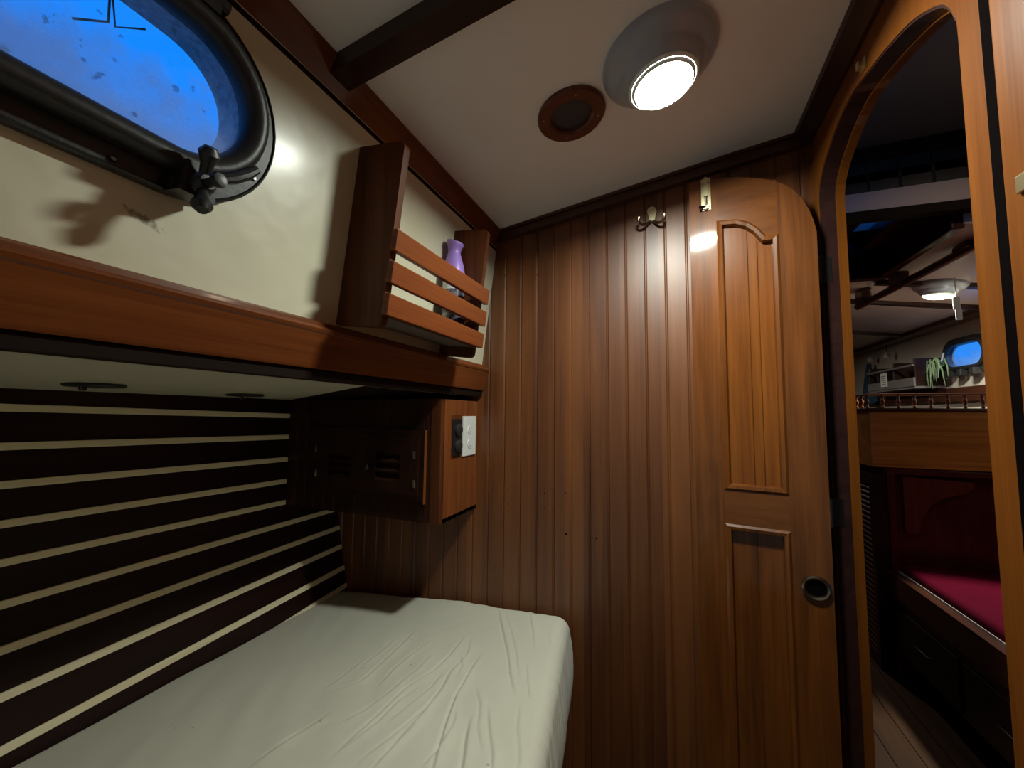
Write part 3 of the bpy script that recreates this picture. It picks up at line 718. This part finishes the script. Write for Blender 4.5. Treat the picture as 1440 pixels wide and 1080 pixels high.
# outlets on the locker side
def spx(x, y): q = onX(x / 8 + 540, y / 8 + 540, XS); return q.y, q.z
fs = lambda y, v, w: (XS + w, y, v)
y0, z1 = spx(880, 362); y1, _ = spx(1020, 362); z0 = (spx(880, 815)[1] + spx(1015, 788)[1]) / 2
y1 = min(y1, YB - .016)
wo = empty('white_outlet', (XS, (y0 + y1) / 2, z0), 'white double power socket on the locker side near the bulkhead', 'outlet')
w_ = MB(); w_.box(0, .006, y0, y1, z0, z1, .002)
for v in w_.bm.verts: v.co.x += XS
w_.build('face_plate', M['white_plastic'], wo)
for fz in (.30, .66):
    zc = z0 + (z1 - z0) * fz; yc = (y0 + y1) / 2
    w_ = MB(); P = [(yc + .017 * math.cos(t), zc + .0135 * math.sin(t) * 1.15) for t in [2 * PI * i / 24 for i in range(24)]]
    so = w_.plate([P], fs, .006, .0078).build('socket', M['white_plastic'], wo)
    w_ = MB()
    w_.box(XS + .0075, XS + .0081, yc - .0075, yc - .0058, zc - .001, zc + .008); w_.box(XS + .0075, XS + .0081, yc + .0055, yc + .0072, zc - .001, zc + .007)
    w_.lathe([(0, 0), (.0026, 0), (.0026, .0006), (0, .0006)], (XS + .0075, yc, zc - .008), Matrix.Rotation(PI / 2, 4, 'Y'), 12)
    w_.build('socket_slots', plain('slot_grey', (.25, .25, .25), .6), so)
y0, z1 = spx(765, 392); y1, _ = spx(862, 392); z0 = (spx(765, 822)[1] + spx(855, 800)[1]) / 2
bk = empty('black_outlet', (XS, (y0 + y1) / 2, z0), 'black double power socket on the locker side, left of the white one', 'outlet')
w_ = MB(); w_.box(0, .008, y0, y1, z0, z1, .006, seg=3)
for v in w_.bm.verts: v.co.x += XS - .001
w_.build('face_plate', M['black'], bk)
w_ = MB().plate([rect(y0 - .004, y1 + .006, z0 - .006, z1 + .012)], fs, .0002, .0012).build('backing_plate', M['redY'], bk)
for fz in (.27, .70):
    zc = z0 + (z1 - z0) * fz; yc = (y0 + y1) / 2
    MB().lathe([(.020, .0), (.021, .004), (.0195, .008), (.015, .011), (.006, .0125), (0, .0125)], (XS + .006, yc, zc), Matrix.Rotation(PI / 2, 4, 'Y'), 28).build('socket_cap', plain('dark_cap', (.022, .022, .024), .4), bk, smooth=True)

# ------------------------------------------------------------------ bunk mattress under a fitted sheet
def pxs(L, z=-.655): return [onZ(x / 2.88 + 400, y / 2.88 + 780, z).xy for x, y in L]
creases = [  # polyline, height, width
    (pxs([(535, 305), (470, 372), (390, 450), (310, 520), (190, 556)]), .0045, .010),
    (pxs([(595, 355), (520, 410), (450, 470), (380, 542)]), .004, .009),
    (pxs([(735, 345), (680, 420), (610, 490), (500, 555), (400, 650), (300, 740), (190, 850)]), .0065, .012),
    (pxs([(800, 430), (765, 480), (735, 540), (700, 600), (665, 700), (640, 790), (618, 870), (595, 960)]), .0085, .010),
    (pxs([(868, 215), (882, 300), (908, 420), (920, 520), (938, 610)]), .0055, .009),
    (pxs([(962, 200), (998, 262), (1010, 340), (1016, 425)]), .004, .008),
    (pxs([(690, 475), (640, 570), (575, 650), (480, 730), (310, 860)]), .007, .011),
    (pxs([(545, 560), (470, 610), (380, 700), (250, 800)]), .004, .009),
    (pxs([(762, 690), (745, 780), (735, 870), (720, 960)]), .007, .012),
    (pxs([(600, 420), (540, 480), (450, 545)]), .003, .008),
    (pxs([(715, 420), (725, 470), (700, 520)]), .003, .008),
    (pxs([(1075, 330), (1085, 460), (1060, 600), (1030, 760), (1010, 900)]), .004, .010),
    (pxs([(985, 470), (990, 560), (1000, 640)]), .003, .008),
    (pxs([(780, 560), (800, 640), (790, 740), (810, 860)]), .004, .010),
    (pxs([(100, 700), (0, 770), (-150, 870)]), .003, .012),
    (pxs([(200, 640), (80, 720), (-60, 800)]), .003, .012),
    (pxs([(645, 500), (600, 555), (520, 620), (430, 690)]), .004, .008),
    (pxs([(620, 600), (560, 680), (470, 770), (380, 870)]), .005, .010),
    (pxs([(560, 700), (480, 770), (400, 850), (330, 930)]), .004, .009),
    (pxs([(705, 640), (690, 720), (650, 800), (560, 900)]), .005, .010),
    (pxs([(830, 640), (835, 740), (850, 860), (845, 960)]), .005, .010),
    (pxs([(900, 250), (925, 340), (945, 440), (955, 560)]), .003, .008),
    (pxs([(460, 330), (390, 395), (310, 455)]), .0025, .008),
    (pxs([(760, 350), (745, 420), (700, 470), (655, 520)]), .0035, .008),
    (pxs([(510, 500), (430, 570), (330, 640), (220, 700)]), .003, .009),
    (pxs([(960, 640), (950, 740), (960, 860), (950, 960)]), .003, .010),
    (pxs([(330, 420), (250, 480), (160, 540)]), .002, .009),
]
CB = [(min(p.x for p in L) - .04, max(p.x for p in L) + .04, min(p.y for p in L) - .04, max(p.y for p in L) + .04) for L, H, W in creases]
def crease_h(x, y):
    h = 0
    for (L, H, W), (ax, bx, ay, by) in zip(creases, CB):
        if x < ax or x > bx or y < ay or y > by: continue
        p = Vector((x, y)); best = 9; sd = 0; tt = 0; n = len(L) - 1
        for i in range(n):
            a, b = L[i], L[i + 1]; ab = b - a
            t = max(0, min(1, (p - a).dot(ab) / ab.length_squared)); q = a + ab * t
            d = (p - q).length
            if d < best: best = d; sd = ab.x * (p.y - a.y) - ab.y * (p.x - a.x); tt = (i + t) / n
        if best < W * 4:
            fade = min(1, 4 * tt + .1) * min(1, 4 * (1 - tt) + .1)
            d = best if sd > 0 else -best          # positive towards the lamp side
            w = W * (1.15 if d > 0 else .30)
            h += .62 * H * fade * math.exp(-(d / w) ** 2)
            h -= .42 * H * fade * math.exp(-((d + W * .62) / (W * .28)) ** 2)
    return h
def right_edge(y): return -.306 + max(0, 1.26 - y) * .15 if y > .7 else -.222 + (.7 - y) * .04
Y1 = 1.292; RR = .042
ys = [-.45 + i * .02 for i in range(42)]; ys += [.39 + i * .0034 for i in range(int((Y1 - RR - .39) / .0034))]
ys += [Y1 - RR + RR * math.sin(PI / 2 * i / 9) for i in range(10)]
XL = -1.236; NB = -1.09
us = [i / 300 for i in range(301)]
rows = []
def mat_row(y, cap=None):
    xr_ = right_edge(min(y, 1.25)); dr_ = 0
    if y > Y1 - RR: dr_ = RR - math.sqrt(max(0, RR * RR - (y - (Y1 - RR)) ** 2))
    xr_ -= dr_ * .9; row = []
    def top(x):
        s = (x - XL) / (xr_ - XL)
        z = -.705 + .073 * s + .012 * math.sin(PI * min(1, max(0, s)))
        z += .004 * noise.noise((x * 5, y * 5, 0)) + .0022 * noise.noise((x * 16 + y * 9, y * 6, 3))
        q = x * .62 + y * .78
        z += .0011 * noise.noise((q * 6, (x * .78 - y * .62) * 46, 7)) * min(1, max(0, (x + 1.0) * 2))
        return z + crease_h(x, y) - dr_
    for zq in (NB, -1.0, -.92, -.84, -.77): row.append((max(XL, hullx(zq) + .014), y, zq - (dr_ if zq > -.8 else 0)))
    for i in range(6):
        t = PI / 2 * i / 5; row.append((XL + .03 - .03 * math.cos(t), y, top(XL + .03) - .03 + .03 * math.sin(t)))
    r = .040
    for u in us[1:-1]:
        x = XL + .03 + u * (xr_ - r - XL - .03); row.append((x, y, top(x)))
    ztop = top(xr_ - r)
    for i in range(12):
        t = PI / 2 * i / 11; wv = (.0010 * math.sin(y * 95 + 2.2 * math.sin(y * 31)) + .0008 * math.sin(y * 250 + 3 * math.sin(y * 47))) * (i / 11)
        row.append((xr_ - r + r * math.sin(t) + wv, y, ztop - r + r * math.cos(t)))
    zz = ztop - r
    for i in range(1, 15):
        f_ = i / 14
        wv = (.0030 * math.sin(y * 95 + 2.2 * math.sin(y * 31) + f_ * 1.5) + .0024 * math.sin(y * 250 + 3 * math.sin(y * 47) + f_ * 2.2)) * min(1, f_ * 6 + .35) * (1 - .4 * f_)
        row.append((xr_ + wv + .016 * math.sin(PI * min(1, f_ * 1.5)) - .034 * f_ ** 1.2, y, zz + (NB - zz) * f_))
    if cap is not None: row = [(x, yy, min(z, cap + (z - (-.67)) * .0)) for x, yy, z in row]
    return row
for y in ys: rows.append(mat_row(y))
last = rows[-1]
for i in range(1, 8):
    f_ = i / 7; rows.append([(x, Y1, z + (NB - z) * f_) for x, y, z in last])
mt = MB().ring(rows, closed=False).build('mattress', M['sheet'], smooth=True, angle=80)
tag(mt, 'bunk mattress in a wrinkled cream fitted sheet', 'mattress')
# sheet corner lifting at the hull side
be = MB(); be.prism([(-1.04, FL), (-.36, FL), (-.36, -1.0905), (-1.06, -1.0905)], 'Y', -.5, YB - .02)
bb = be.build('bunk_base', M['red']); tag(bb, 'wooden bunk base under the cream mattress', 'bunk')

# ==================================================================  the salon beyond the doorway
XSB = 1.62
def sdz(x): return .68 - .155 * max(0, x - .95)     # side deck underside
# hull side, trims, forward wall
YW0, YW1, ZW, RW = 3.03, 3.225, .372, .063
structure(MB().plate([[(1.4, .05), (4.9, .05), (4.9, .63), (1.4, .63)], stad(RW + .003, 12, YW0, YW1, ZW)], lambda u, v, w: (XSB + w, u, v), 0, .008).build('wall_starboard', plain('salon_side_paint', (.62, .56, .47), .5, var=.06, vscale=3)))
structure(MB().box(XSB + .05, XSB + .08, .2, 5.1, FL, .1).build('wall_starboard_lower', M['dark']))
structure(MB().box(XSB - .1, XSB - .001, 2.3, 4.9, .566, .60, .004).build('trim_13', M['trimY']))
structure(MB().box(XSB - .03, XSB - .001, 2.3, 4.9, .10, .185, .004).build('trim_14', M['trimY']))
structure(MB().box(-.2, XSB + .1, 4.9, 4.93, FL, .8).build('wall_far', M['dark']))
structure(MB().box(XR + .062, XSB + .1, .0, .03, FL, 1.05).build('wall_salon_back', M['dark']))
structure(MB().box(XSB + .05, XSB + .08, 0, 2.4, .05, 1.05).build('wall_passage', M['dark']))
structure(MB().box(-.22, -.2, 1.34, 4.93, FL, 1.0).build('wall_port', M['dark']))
# deckheads
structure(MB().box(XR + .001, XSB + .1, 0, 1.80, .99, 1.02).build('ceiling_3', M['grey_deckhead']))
structure(MB().prism([(-.25, .69), (.955, .682), (1.3, sdz(1.3)), (XSB + .06, sdz(XSB + .06)), (XSB + .06, .72), (-.25, .72)], 'Y', 2.36, 4.95).build('ceiling_4', M['pale_deckhead']))
structure(MB().prism([(.955, .682), (1.3, sdz(1.3)), (XSB + .06, sdz(XSB + .06)), (XSB + .06, .72), (.955, .72)], 'Y', 1.84, 2.36).build('ceiling_5', M['pale_deckhead']))
hq = [onZ(x, y, .87) for x, y in ((1212, 313), (1247, 308), (1230, 318.5))]
hx0, hx1 = hq[0].x, hq[1].x; hy0, hy1 = 2.14, 2.27
structure(MB().plate([[(-.25, 1.8), (.98, 1.8), (.98, 2.38), (-.25, 2.38)], [(hx0, hy0), (hx1 + .0, hy0), (hx1, hy1), (hx0, hy1)]], lambda u, v, w: (u, v, w), .87, .90).build('ceiling_6', M['darkX']))
structure(MB().box(.93, .965, 1.84, 2.40, .665, .872, .004).build('trim_15', M['trimY']))
structure(MB().box(-.25, .965, 2.36, 2.40, .660, .872, .004).build('trim_16', M['darkX']))
structure(MB().box(.86, .93, 1.84, 2.38, .80, .872, .004).build('trim_17', M['trimY']))
sk = structure(MB().plate([[(hx0 - .002, hy0), (hx1 + .002, hy0), (hx1 + .002, hy1), (hx0 - .002, hy1)]], lambda u, v, w: (u, v, w), .866, .8695).build('window_3', port_glass('hatch_pane', .15, .2)))
sk['label'] = 'small blue skylight pane in the dark hatch recess'
# header: dark T&G above a pale board and a dark beam
hd = planked_wall(XR + .063, XSB + .06, .826, lambda x: 1.0, 1.80, .092, .505, .005, .006, .03)
structure(hd.build('wall_header', wood('header_dark', (.03, .026, .02), (.06, .05, .036), 'Z', rough=.5, coat=.1)))
structure(MB().box(XR + .063, XSB + .06, 1.775, 1.80, .945, .99, .004).build('trim_18', M['darkX']))
structure(MB().plate([[(XR + .063, .764), (XSB + .06, .722), (XSB + .06, .815), (XR + .063, .832)]], lambda u, v, w: (u, 1.80 - w, v), -.03, .004).build('trim_19', plain('pale_header_board', (.40, .31, .29), .6)))
structure(MB().plate([[(XR + .063, .736), (XSB + .06, .682), (XSB + .06, .722), (XR + .063, .764)]], lambda u, v, w: (u, 1.80 - w, v), -.03, .012).build('trim_20', M['matte_dark']))
# deck beams under the side deck
for i, (y, x0) in enumerate(((2.83, -.2), (3.62, -.2), (4.35, -.2), (2.48, .97))):
    poly = [(x0, sdz(x0) + .012), (.95, sdz(.95) + .004), (XSB - .1, sdz(XSB - .1)), (XSB - .1, sdz(XSB - .1) - .022), (.95, sdz(.95) - .018), (x0, sdz(x0) - .010)]
    structure(MB().prism(poly, 'Y', y - .018, y + .018).build('trim_%d' % (21 + i), M['darkX']))
# handrail with brackets
p1, p2 = onZ(1206, 432, .600), onZ(1385, 338, .645)
hr = empty('overhead_handrail', p2, 'dark wooden handrail under the salon ceiling', 'handrail')
MB().tube([p1, p1.lerp(p2, .5), p2], .017, 12).build('rail', M['trimY'], hr, smooth=True)
for t in (.07, .42, .9):
    q = p1.lerp(p2, t); top_ = sdz(q.x)
    MB().box(q.x - .022, q.x + .022, q.y - .045, q.y + .045, q.z, top_ + .002, .008).build('bracket', M['trimY'], hr)
# salon ceiling light (same kind)
lq = onZ(1331, 396, .64); lx, ly = lq.x, lq.y + .05
make_light('ceiling_light', (lx, ly, sdz(lx)), 'lit round dome light under the salon ceiling beyond the doorway', 'round dome lights', M['lens2'], Matrix.Rotation(math.atan(.155), 4, 'Y'), .85)
make_light('ceiling_light', (.95, 1.40, .99), 'added unseen round dome light on the passage ceiling just inside the salon', 'round dome lights', M['lens3'], None, 1.0)  # added unseen lamp that lights the settee and cabinet
make_light('ceiling_light', (.45, 3.75, .69), 'added unseen round dome light on the forward salon ceiling, to the left behind the cabin bulkhead', 'round dome lights', M['lens4'], None, .85)  # second added lamp, out of view, brightens the far salon wall
# white pull hanging by the lamp
q = onY(1345, 425, ly - .12)
tg = MB(); 
tz = q.z - .03
tg.box(q.x - .012, q.x + .012, q.y - .004, q.y + .004, tz - .004, tz + .055, .003)
tg.box(q.x - .009, q.x + .012, q.y - .004, q.y + .004, tz - .052, tz - .002, .003, Matrix.Translation((.004, 0, 0)))
tg.tube([(q.x, q.y, tz + .05), (q.x, q.y, sdz(q.x))], .0015, 6)
tag(tg.build('hanging_tag', plain('pale_tag', (.7, .76, .74), .4)), 'pale tag hanging below the salon dome light', 'tag')

# salon port
w2 = structure(MB().plate([stad(.105, 12, YW0, YW1, ZW), stad(RW + .001, 12, YW0, YW1, ZW)], lambda u, v, w: (XSB - w, u, v), .0005, .03).build('window_2', M['iron']))
w2['label'] = 'small black port with blue pane in the salon'
MB().ring([[(XSB - w, u, v) for u, v in stad(r, 12, YW0, YW1, ZW)] for r, w in ((.088, .028), (.087, .040), (.077, .044), (.067, .04), (.0635, .02))]).build('port_ring', M['iron'], w2, smooth=True)
MB().plate([stad(RW, 12, YW0, YW1, ZW)], lambda u, v, w: (XSB + w, u, v), -.026, -.020).build('window_pane', port_glass('salon_port_pane', .3, .1), w2)
dgm = MB()
for u in (3.02, 3.13, 3.24): dgm.box(XSB - .06, XSB - .02, u - .02, u + .02, ZW - .125, ZW - .085, .006)
dgm.build('clamp_lug', M['iron'], w2)

# bookshelf on the hull side
bs = empty('salon_bookshelf', (XSB - .08, 3.65, .19), 'grey open bookshelf on the salon side wall left of the small port', 'shelf')
MB().box(XSB - .155, XSB - .001, 3.36, 4.02, .190, .205, .002).build('shelf_board', M['grey'], bs)
MB().box(XSB - .16, XSB - .148, 3.36, 4.02, .205, .262, .003).build('front_rail', M['grey'], bs)
MB().box(XSB - .162, XSB - .15, 3.36, 4.02, .335, .350, .003).build('top_rail', M['grey'], bs)
for y in (3.36, 3.63, 4.004): MB().box(XSB - .15, XSB - .001, y, y + .016, .205, .385, .002).build('divider', M['dark'], bs)
bi = 0
for y0_, hgt, mt_, lb in ((3.67, .12, 'book2', 'brown book on the salon bookshelf, next to the middle divider'), (3.72, .14, 'book1', 'black book on the salon bookshelf, second from the middle divider'), (3.78, .115, 'book2', 'brown book on the salon bookshelf, third from the middle divider'), (3.84, .135, 'book1', 'black book on the salon bookshelf, second from the far end'), (3.90, .125, 'book1', 'black book on the salon bookshelf, at the far end')):
    o = MB().box(XSB - .13, XSB - .01, y0_, y0_ + .042, .2055, .2055 + hgt, .003).build('book', M[mt_]); tag(o, lb, 'book', 'books on the salon bookshelf')
pcq = MB().box(XSB - .1632, XSB - .1600, 3.70, 3.79, .225, .325, .0)
pc_ = pcq.build('paper_card', M['paper']); tag(pc_, 'pale printed card tucked in front of the salon bookshelf', 'card')
ln = MB()
for k in range(5): ln.box(XSB - .1636, XSB - .1631, 3.715, 3.775, .24 + k * .015, .245 + k * .015)
ln.build('print_lines', M['book1'], pc_)

# hanging cloth on a hook
ck = onX(1222, 515, XSB - .05); cy, ct = ck.y, .455
rows = []
for k in range(16):
    f_ = k / 15; z = ct - .33 * f_; w = .012 + .105 * f_ ** .9
    row = []
    for i in range(24):
        a = 2 * PI * i / 24
        row.append((XSB - .05 + (.012 + .022 * f_) * math.sin(a) * (1 + .35 * math.sin(5 * a + f_ * 2)), cy + w * math.cos(a) * (1 + .08 * math.sin(3 * a)) + .02 * f_, z - .02 * f_ * math.sin(2 * a)))
    rows.append(row)
tag(MB().ring(rows, caps=True).build('hand_towel', M['teal'], smooth=True), 'teal towel hanging from a hook on the salon side wall', 'towel')
for j, (px, py, lb) in enumerate(((1224, 505, 'small glass globe hanging above the teal towel'), (1247, 500, 'small glass globe hanging right of the teal towel'))):
    q = onX(px, py, XSB - .06)
    gb = empty('glass_globe', (q.x, q.y, q.z - .02), lb, 'globe', 'glass globes on the salon side wall')
    MB().lathe([(0, -.028), (.014, -.024), (.022, -.010), (.020, .006), (.010, .016), (.006, .022), (.006, .03)], q, None, 20).build('globe', M['clear'], gb, smooth=True)
    MB().tube([q + Vector((0, 0, .028)), (q.x, q.y, .566)], .003, 8).build('hanger', M['darksteel'], gb)
# trailing plant
pq = onX(1335, 520, XSB - .09)
pt = empty('trailing_plant', (pq.x, pq.y, .19), 'pale green trailing plant between the salon bookshelf and the small port', 'plant')
pm = MB()
for k in range(22):
    a = random.uniform(-1, 1); l = random.uniform(.06, .16)
    p0 = Vector((XSB - .08, 3.24 + random.uniform(-.03, .03), .33 + random.uniform(-.02, .02)))
    p1_ = p0 + Vector((random.uniform(-.05, .0), a * .05, .02)); p2_ = p1_ + Vector((random.uniform(-.02, .02), a * .03, -l))
    pm.tube([p0, p1_, p1_.lerp(p2_, .5) + Vector((0, a * .015, .01)), p2_], [.003, .005, .004, .001], 5)
pm.build('fronds', M['green'], pt, smooth=True)
MB().tube([(XSB - .08, 3.24, .33), (XSB - .06, 3.245, .40)], .004, 6).build('hanger', M['paper'], pt)

# cabinet across the end of the settee
YC = 2.40; CX = .872; CT = .030
cb = empty('salon_cabinet', (1.23, 2.62, -1.15), 'tall wooden cabinet across the far end of the red settee', 'cabinet')
MB().box(CX, XSB + .04, YC, YC + .42, -.232, CT, .003).build('upper_front', M['orange'], cb)
MB().box(CX + .05, XSB + .04, YC + .03, YC + .42, FL, -.232, .002).build('lower_panel', M['maroon'], cb)
MB().box(CX + .051, XSB + .04, YC - .004, YC + .03, -.262, -.236, .003).build('rail', M['maroon'], cb)
apx = [(475, 615), (440, 660), (430, 605), (415, 200), (1018, 238), (1000, 285), (960, 325), (850, 342), (740, 370), (650, 430), (600, 510), (575, 600), (545, 660)]
def apj(x, y): q = onY(x / 6 + 1200, y / 6 + 640, YC + .01); return (q.x, q.z)
A_ = [apj(415, 178), apj(1020, 235), apj(1000, 290), apj(950, 325), apj(850, 345), apj(740, 372), apj(650, 432), apj(600, 512), apj(575, 605), apj(545, 660), apj(475, 672), apj(440, 640)]
MB().plate([A_], lambda u, v, w: (u, YC + .02 - w, v), -.01, .012).build('curved_apron', M['apron'], cb)
MB().box(CX + .051, CX + .078, YC - .005, YC + .0295, FL, -.263, .003).build('corner_post', M['maroon'], cb)
MB().box(CX - .012, XSB + .03, YC - .010, YC + .44, CT, CT + .014, .003).build('cabinet_top', M['trim'], cb)
# fiddle rail of turned spindles
fr = empty('fiddle_rail', (1.1, YC + .01, CT + .014), 'low spindle rail along the top of the salon cabinet', 'rail')
MB().box(CX - .010, 1.5, YC, YC + .016, CT + .072, CT + .082, .003).build('top_rail', M['trim'], fr)
MB().box(CX - .010, CX + .006, YC + .017, YC + .43, CT + .072, CT + .082, .003).build('side_rail', M['trim'], fr)
spn = [(0, 0), (.005, 0), (.007, .006), (.004, .014), (.008, .026), (.0085, .034), (.004, .045), (.0065, .052), (.005, .058), (0, .058)]
sp0 = None
spots = [(CX - .002 + i * .058, YC + .008) for i in range(11)] + [(CX - .002, YC + .066 + i * .058) for i in range(6)]
for x, y in spots:
    o = MB().lathe(spn, (x, y, CT + .014), None, 12).build('spindle', M['red'], fr, smooth=True)
# louvred lockers facing the passage
def louver_unit(y0_, y1_, z0_, z1_, xface, label, xe, nm='louvred_cupboard'):
    e = empty(nm, (xface + .03, (y0_ + y1_) / 2, z0_), label, 'cupboard', 'louvred cupboards in the salon')
    d = MB().plate([[(y0_, z0_), (y1_, z0_), (y1_, z1_), (y0_, z1_)], [(y0_ + .03, z0_ + .05), (y1_ - .03, z0_ + .05), (y1_ - .03, z1_ - .05), (y0_ + .03, z1_ - .05)]], lambda u, v, w: (xface + w, u, v), 0, .02).build('door_frame', M['dark'], e)
    lv = MB(); n = int((z1_ - z0_ - .1) / .024)
    for k in range(n):
        z = z0_ + .05 + (k + .5) * (z1_ - z0_ - .1) / n
        lv.ring([[(xface + .002, y0_ + .03, z - .009), (xface + .002, y1_ - .03, z - .009)], [(xface + .004, y0_ + .03, z - .004), (xface + .004, y1_ - .03, z - .004)], [(xface + .018, y0_ + .03, z + .009), (xface + .018, y1_ - .03, z + .009)]], closed=False)
    lv.box(xface + .018, xface + .02, y0_ + .03, y1_ - .03, z0_ + .05, z1_ - .05)
    lv.build('louvres', M['louvre'], d)
    MB().box(xface + .0205, xe, y0_, y1_, z0_, z1_).build('carcass', M['dark'], e)
    return e
louver_unit(YC + .215, YC + .40, FL + .001, .028, CX - .022, 'tall dark louvred cupboard beyond the settee', CX - .001)
louver_unit(YC + .002, YC + .205, FL + .001, -.27, CX - .005, 'low dark louvred cupboard beside the end of the settee', CX + .049)

# settee
SX = .905; SY0 = .75; SY1 = YC - .008
se = empty('settee', (1.25, 1.6, FL), 'dark wooden settee base with drawers beyond the doorway', 'settee')
MB().box(SX + .012, XSB + .04, SY0, SY1, -1.03, -.75, 0).build('base', M['dark'], se)
MB().box(1.045, XSB + .04, SY0, SY1, FL, -1.03, 0).build('toe_kick', M['maroon'], se)
MB().box(SX - .004, SX + .024, SY0, SY1, -.795, -.70, .004).build('front_rail', M['trimY'], se)
MB().box(SX - .006, SX + .026, SY0, SY1, -.70, -.693, .002).build('rail_cap', M['trimY'], se)
for y0_, y1_ in ((1.93, 2.34), (1.45, 1.90), (.95, 1.42)):
    d = MB().box(SX, SX + .014, y0_, y1_, -1.015, -.835, .004).build('drawer', M['darkY'], se)
    ym = (y0_ + y1_) / 2
    hm = MB(); hm.tube([(SX + .002, ym - .05, -.92), (SX - .012, ym - .045, -.92), (SX - .012, ym + .045, -.92), (SX + .002, ym + .05, -.92)], .003, 8)
    hm.build('drawer_handle', M['darksteel'], d, smooth=True)
cu = MB(); cu.box(SX + .032, 1.60, SY0 + .02, SY1 - .01, -.749, -.655, .028, seg=4)
tag(cu.build('settee_cushion', M['red_fabric'], smooth=True, angle=60), 'crimson cushion on the settee beyond the doorway', 'cushion')
tag(MB().box(SX + .028, SX + .031, SY0 + .3, SY1 - .03, -.749, -.686).build('cushion_underlay', M['sheetedge']), 'pale strip of underlay between the crimson cushion and the settee rail', 'underlay')

# ------------------------------------------------------------------ dusk outside, camera, colour management
w = bpy.data.worlds.new('dusk'); S.world = w; w.use_nodes = True
bg = w.node_tree.nodes['Background']
tc = w.node_tree.nodes.new('ShaderNodeTexCoord'); sp = w.node_tree.nodes.new('ShaderNodeSeparateXYZ'); cr = w.node_tree.nodes.new('ShaderNodeValToRGB')
w.node_tree.links.new(tc.outputs['Generated'], sp.inputs[0]); w.node_tree.links.new(sp.outputs['Z'], cr.inputs[0])
e = cr.color_ramp.elements; e[0].position = .0; e[0].color = (.04, .29, .93, 1); e[1].position = .7; e[1].color = (.0, .24, 1.0, 1)
w.node_tree.links.new(cr.outputs[0], bg.inputs[0]); bg.inputs[1].default_value = 1.15

cam = bpy.data.cameras.new('camera'); co = bpy.data.objects.new('camera', cam); C.objects.link(co)
cam.sensor_fit = 'HORIZONTAL'; cam.sensor_width = 36; cam.lens = FPX / 1440 * 36; cam.clip_start = .01
X_ = Vector((Rv.x, Fv.x, Uv.x)); Yd = Vector((Rv.y, Fv.y, Uv.y)); Zf = Vector((Rv.z, Fv.z, Uv.z))   # camera axes in world
R3 = Matrix((X_, -Yd, -Zf)).transposed()
co.matrix_world = Matrix.Translation((0, 0, ZO)) @ R3.to_4x4()
S.camera = co
S.view_settings.view_transform = 'Standard'; S.view_settings.look = 'None'; S.view_settings.gamma = 1; S.view_settings.use_curve_mapping = False
S.view_settings.exposure = 0
S.cycles.max_bounces = 10; S.cycles.diffuse_bounces = 5; S.cycles.transparent_max_bounces = 8
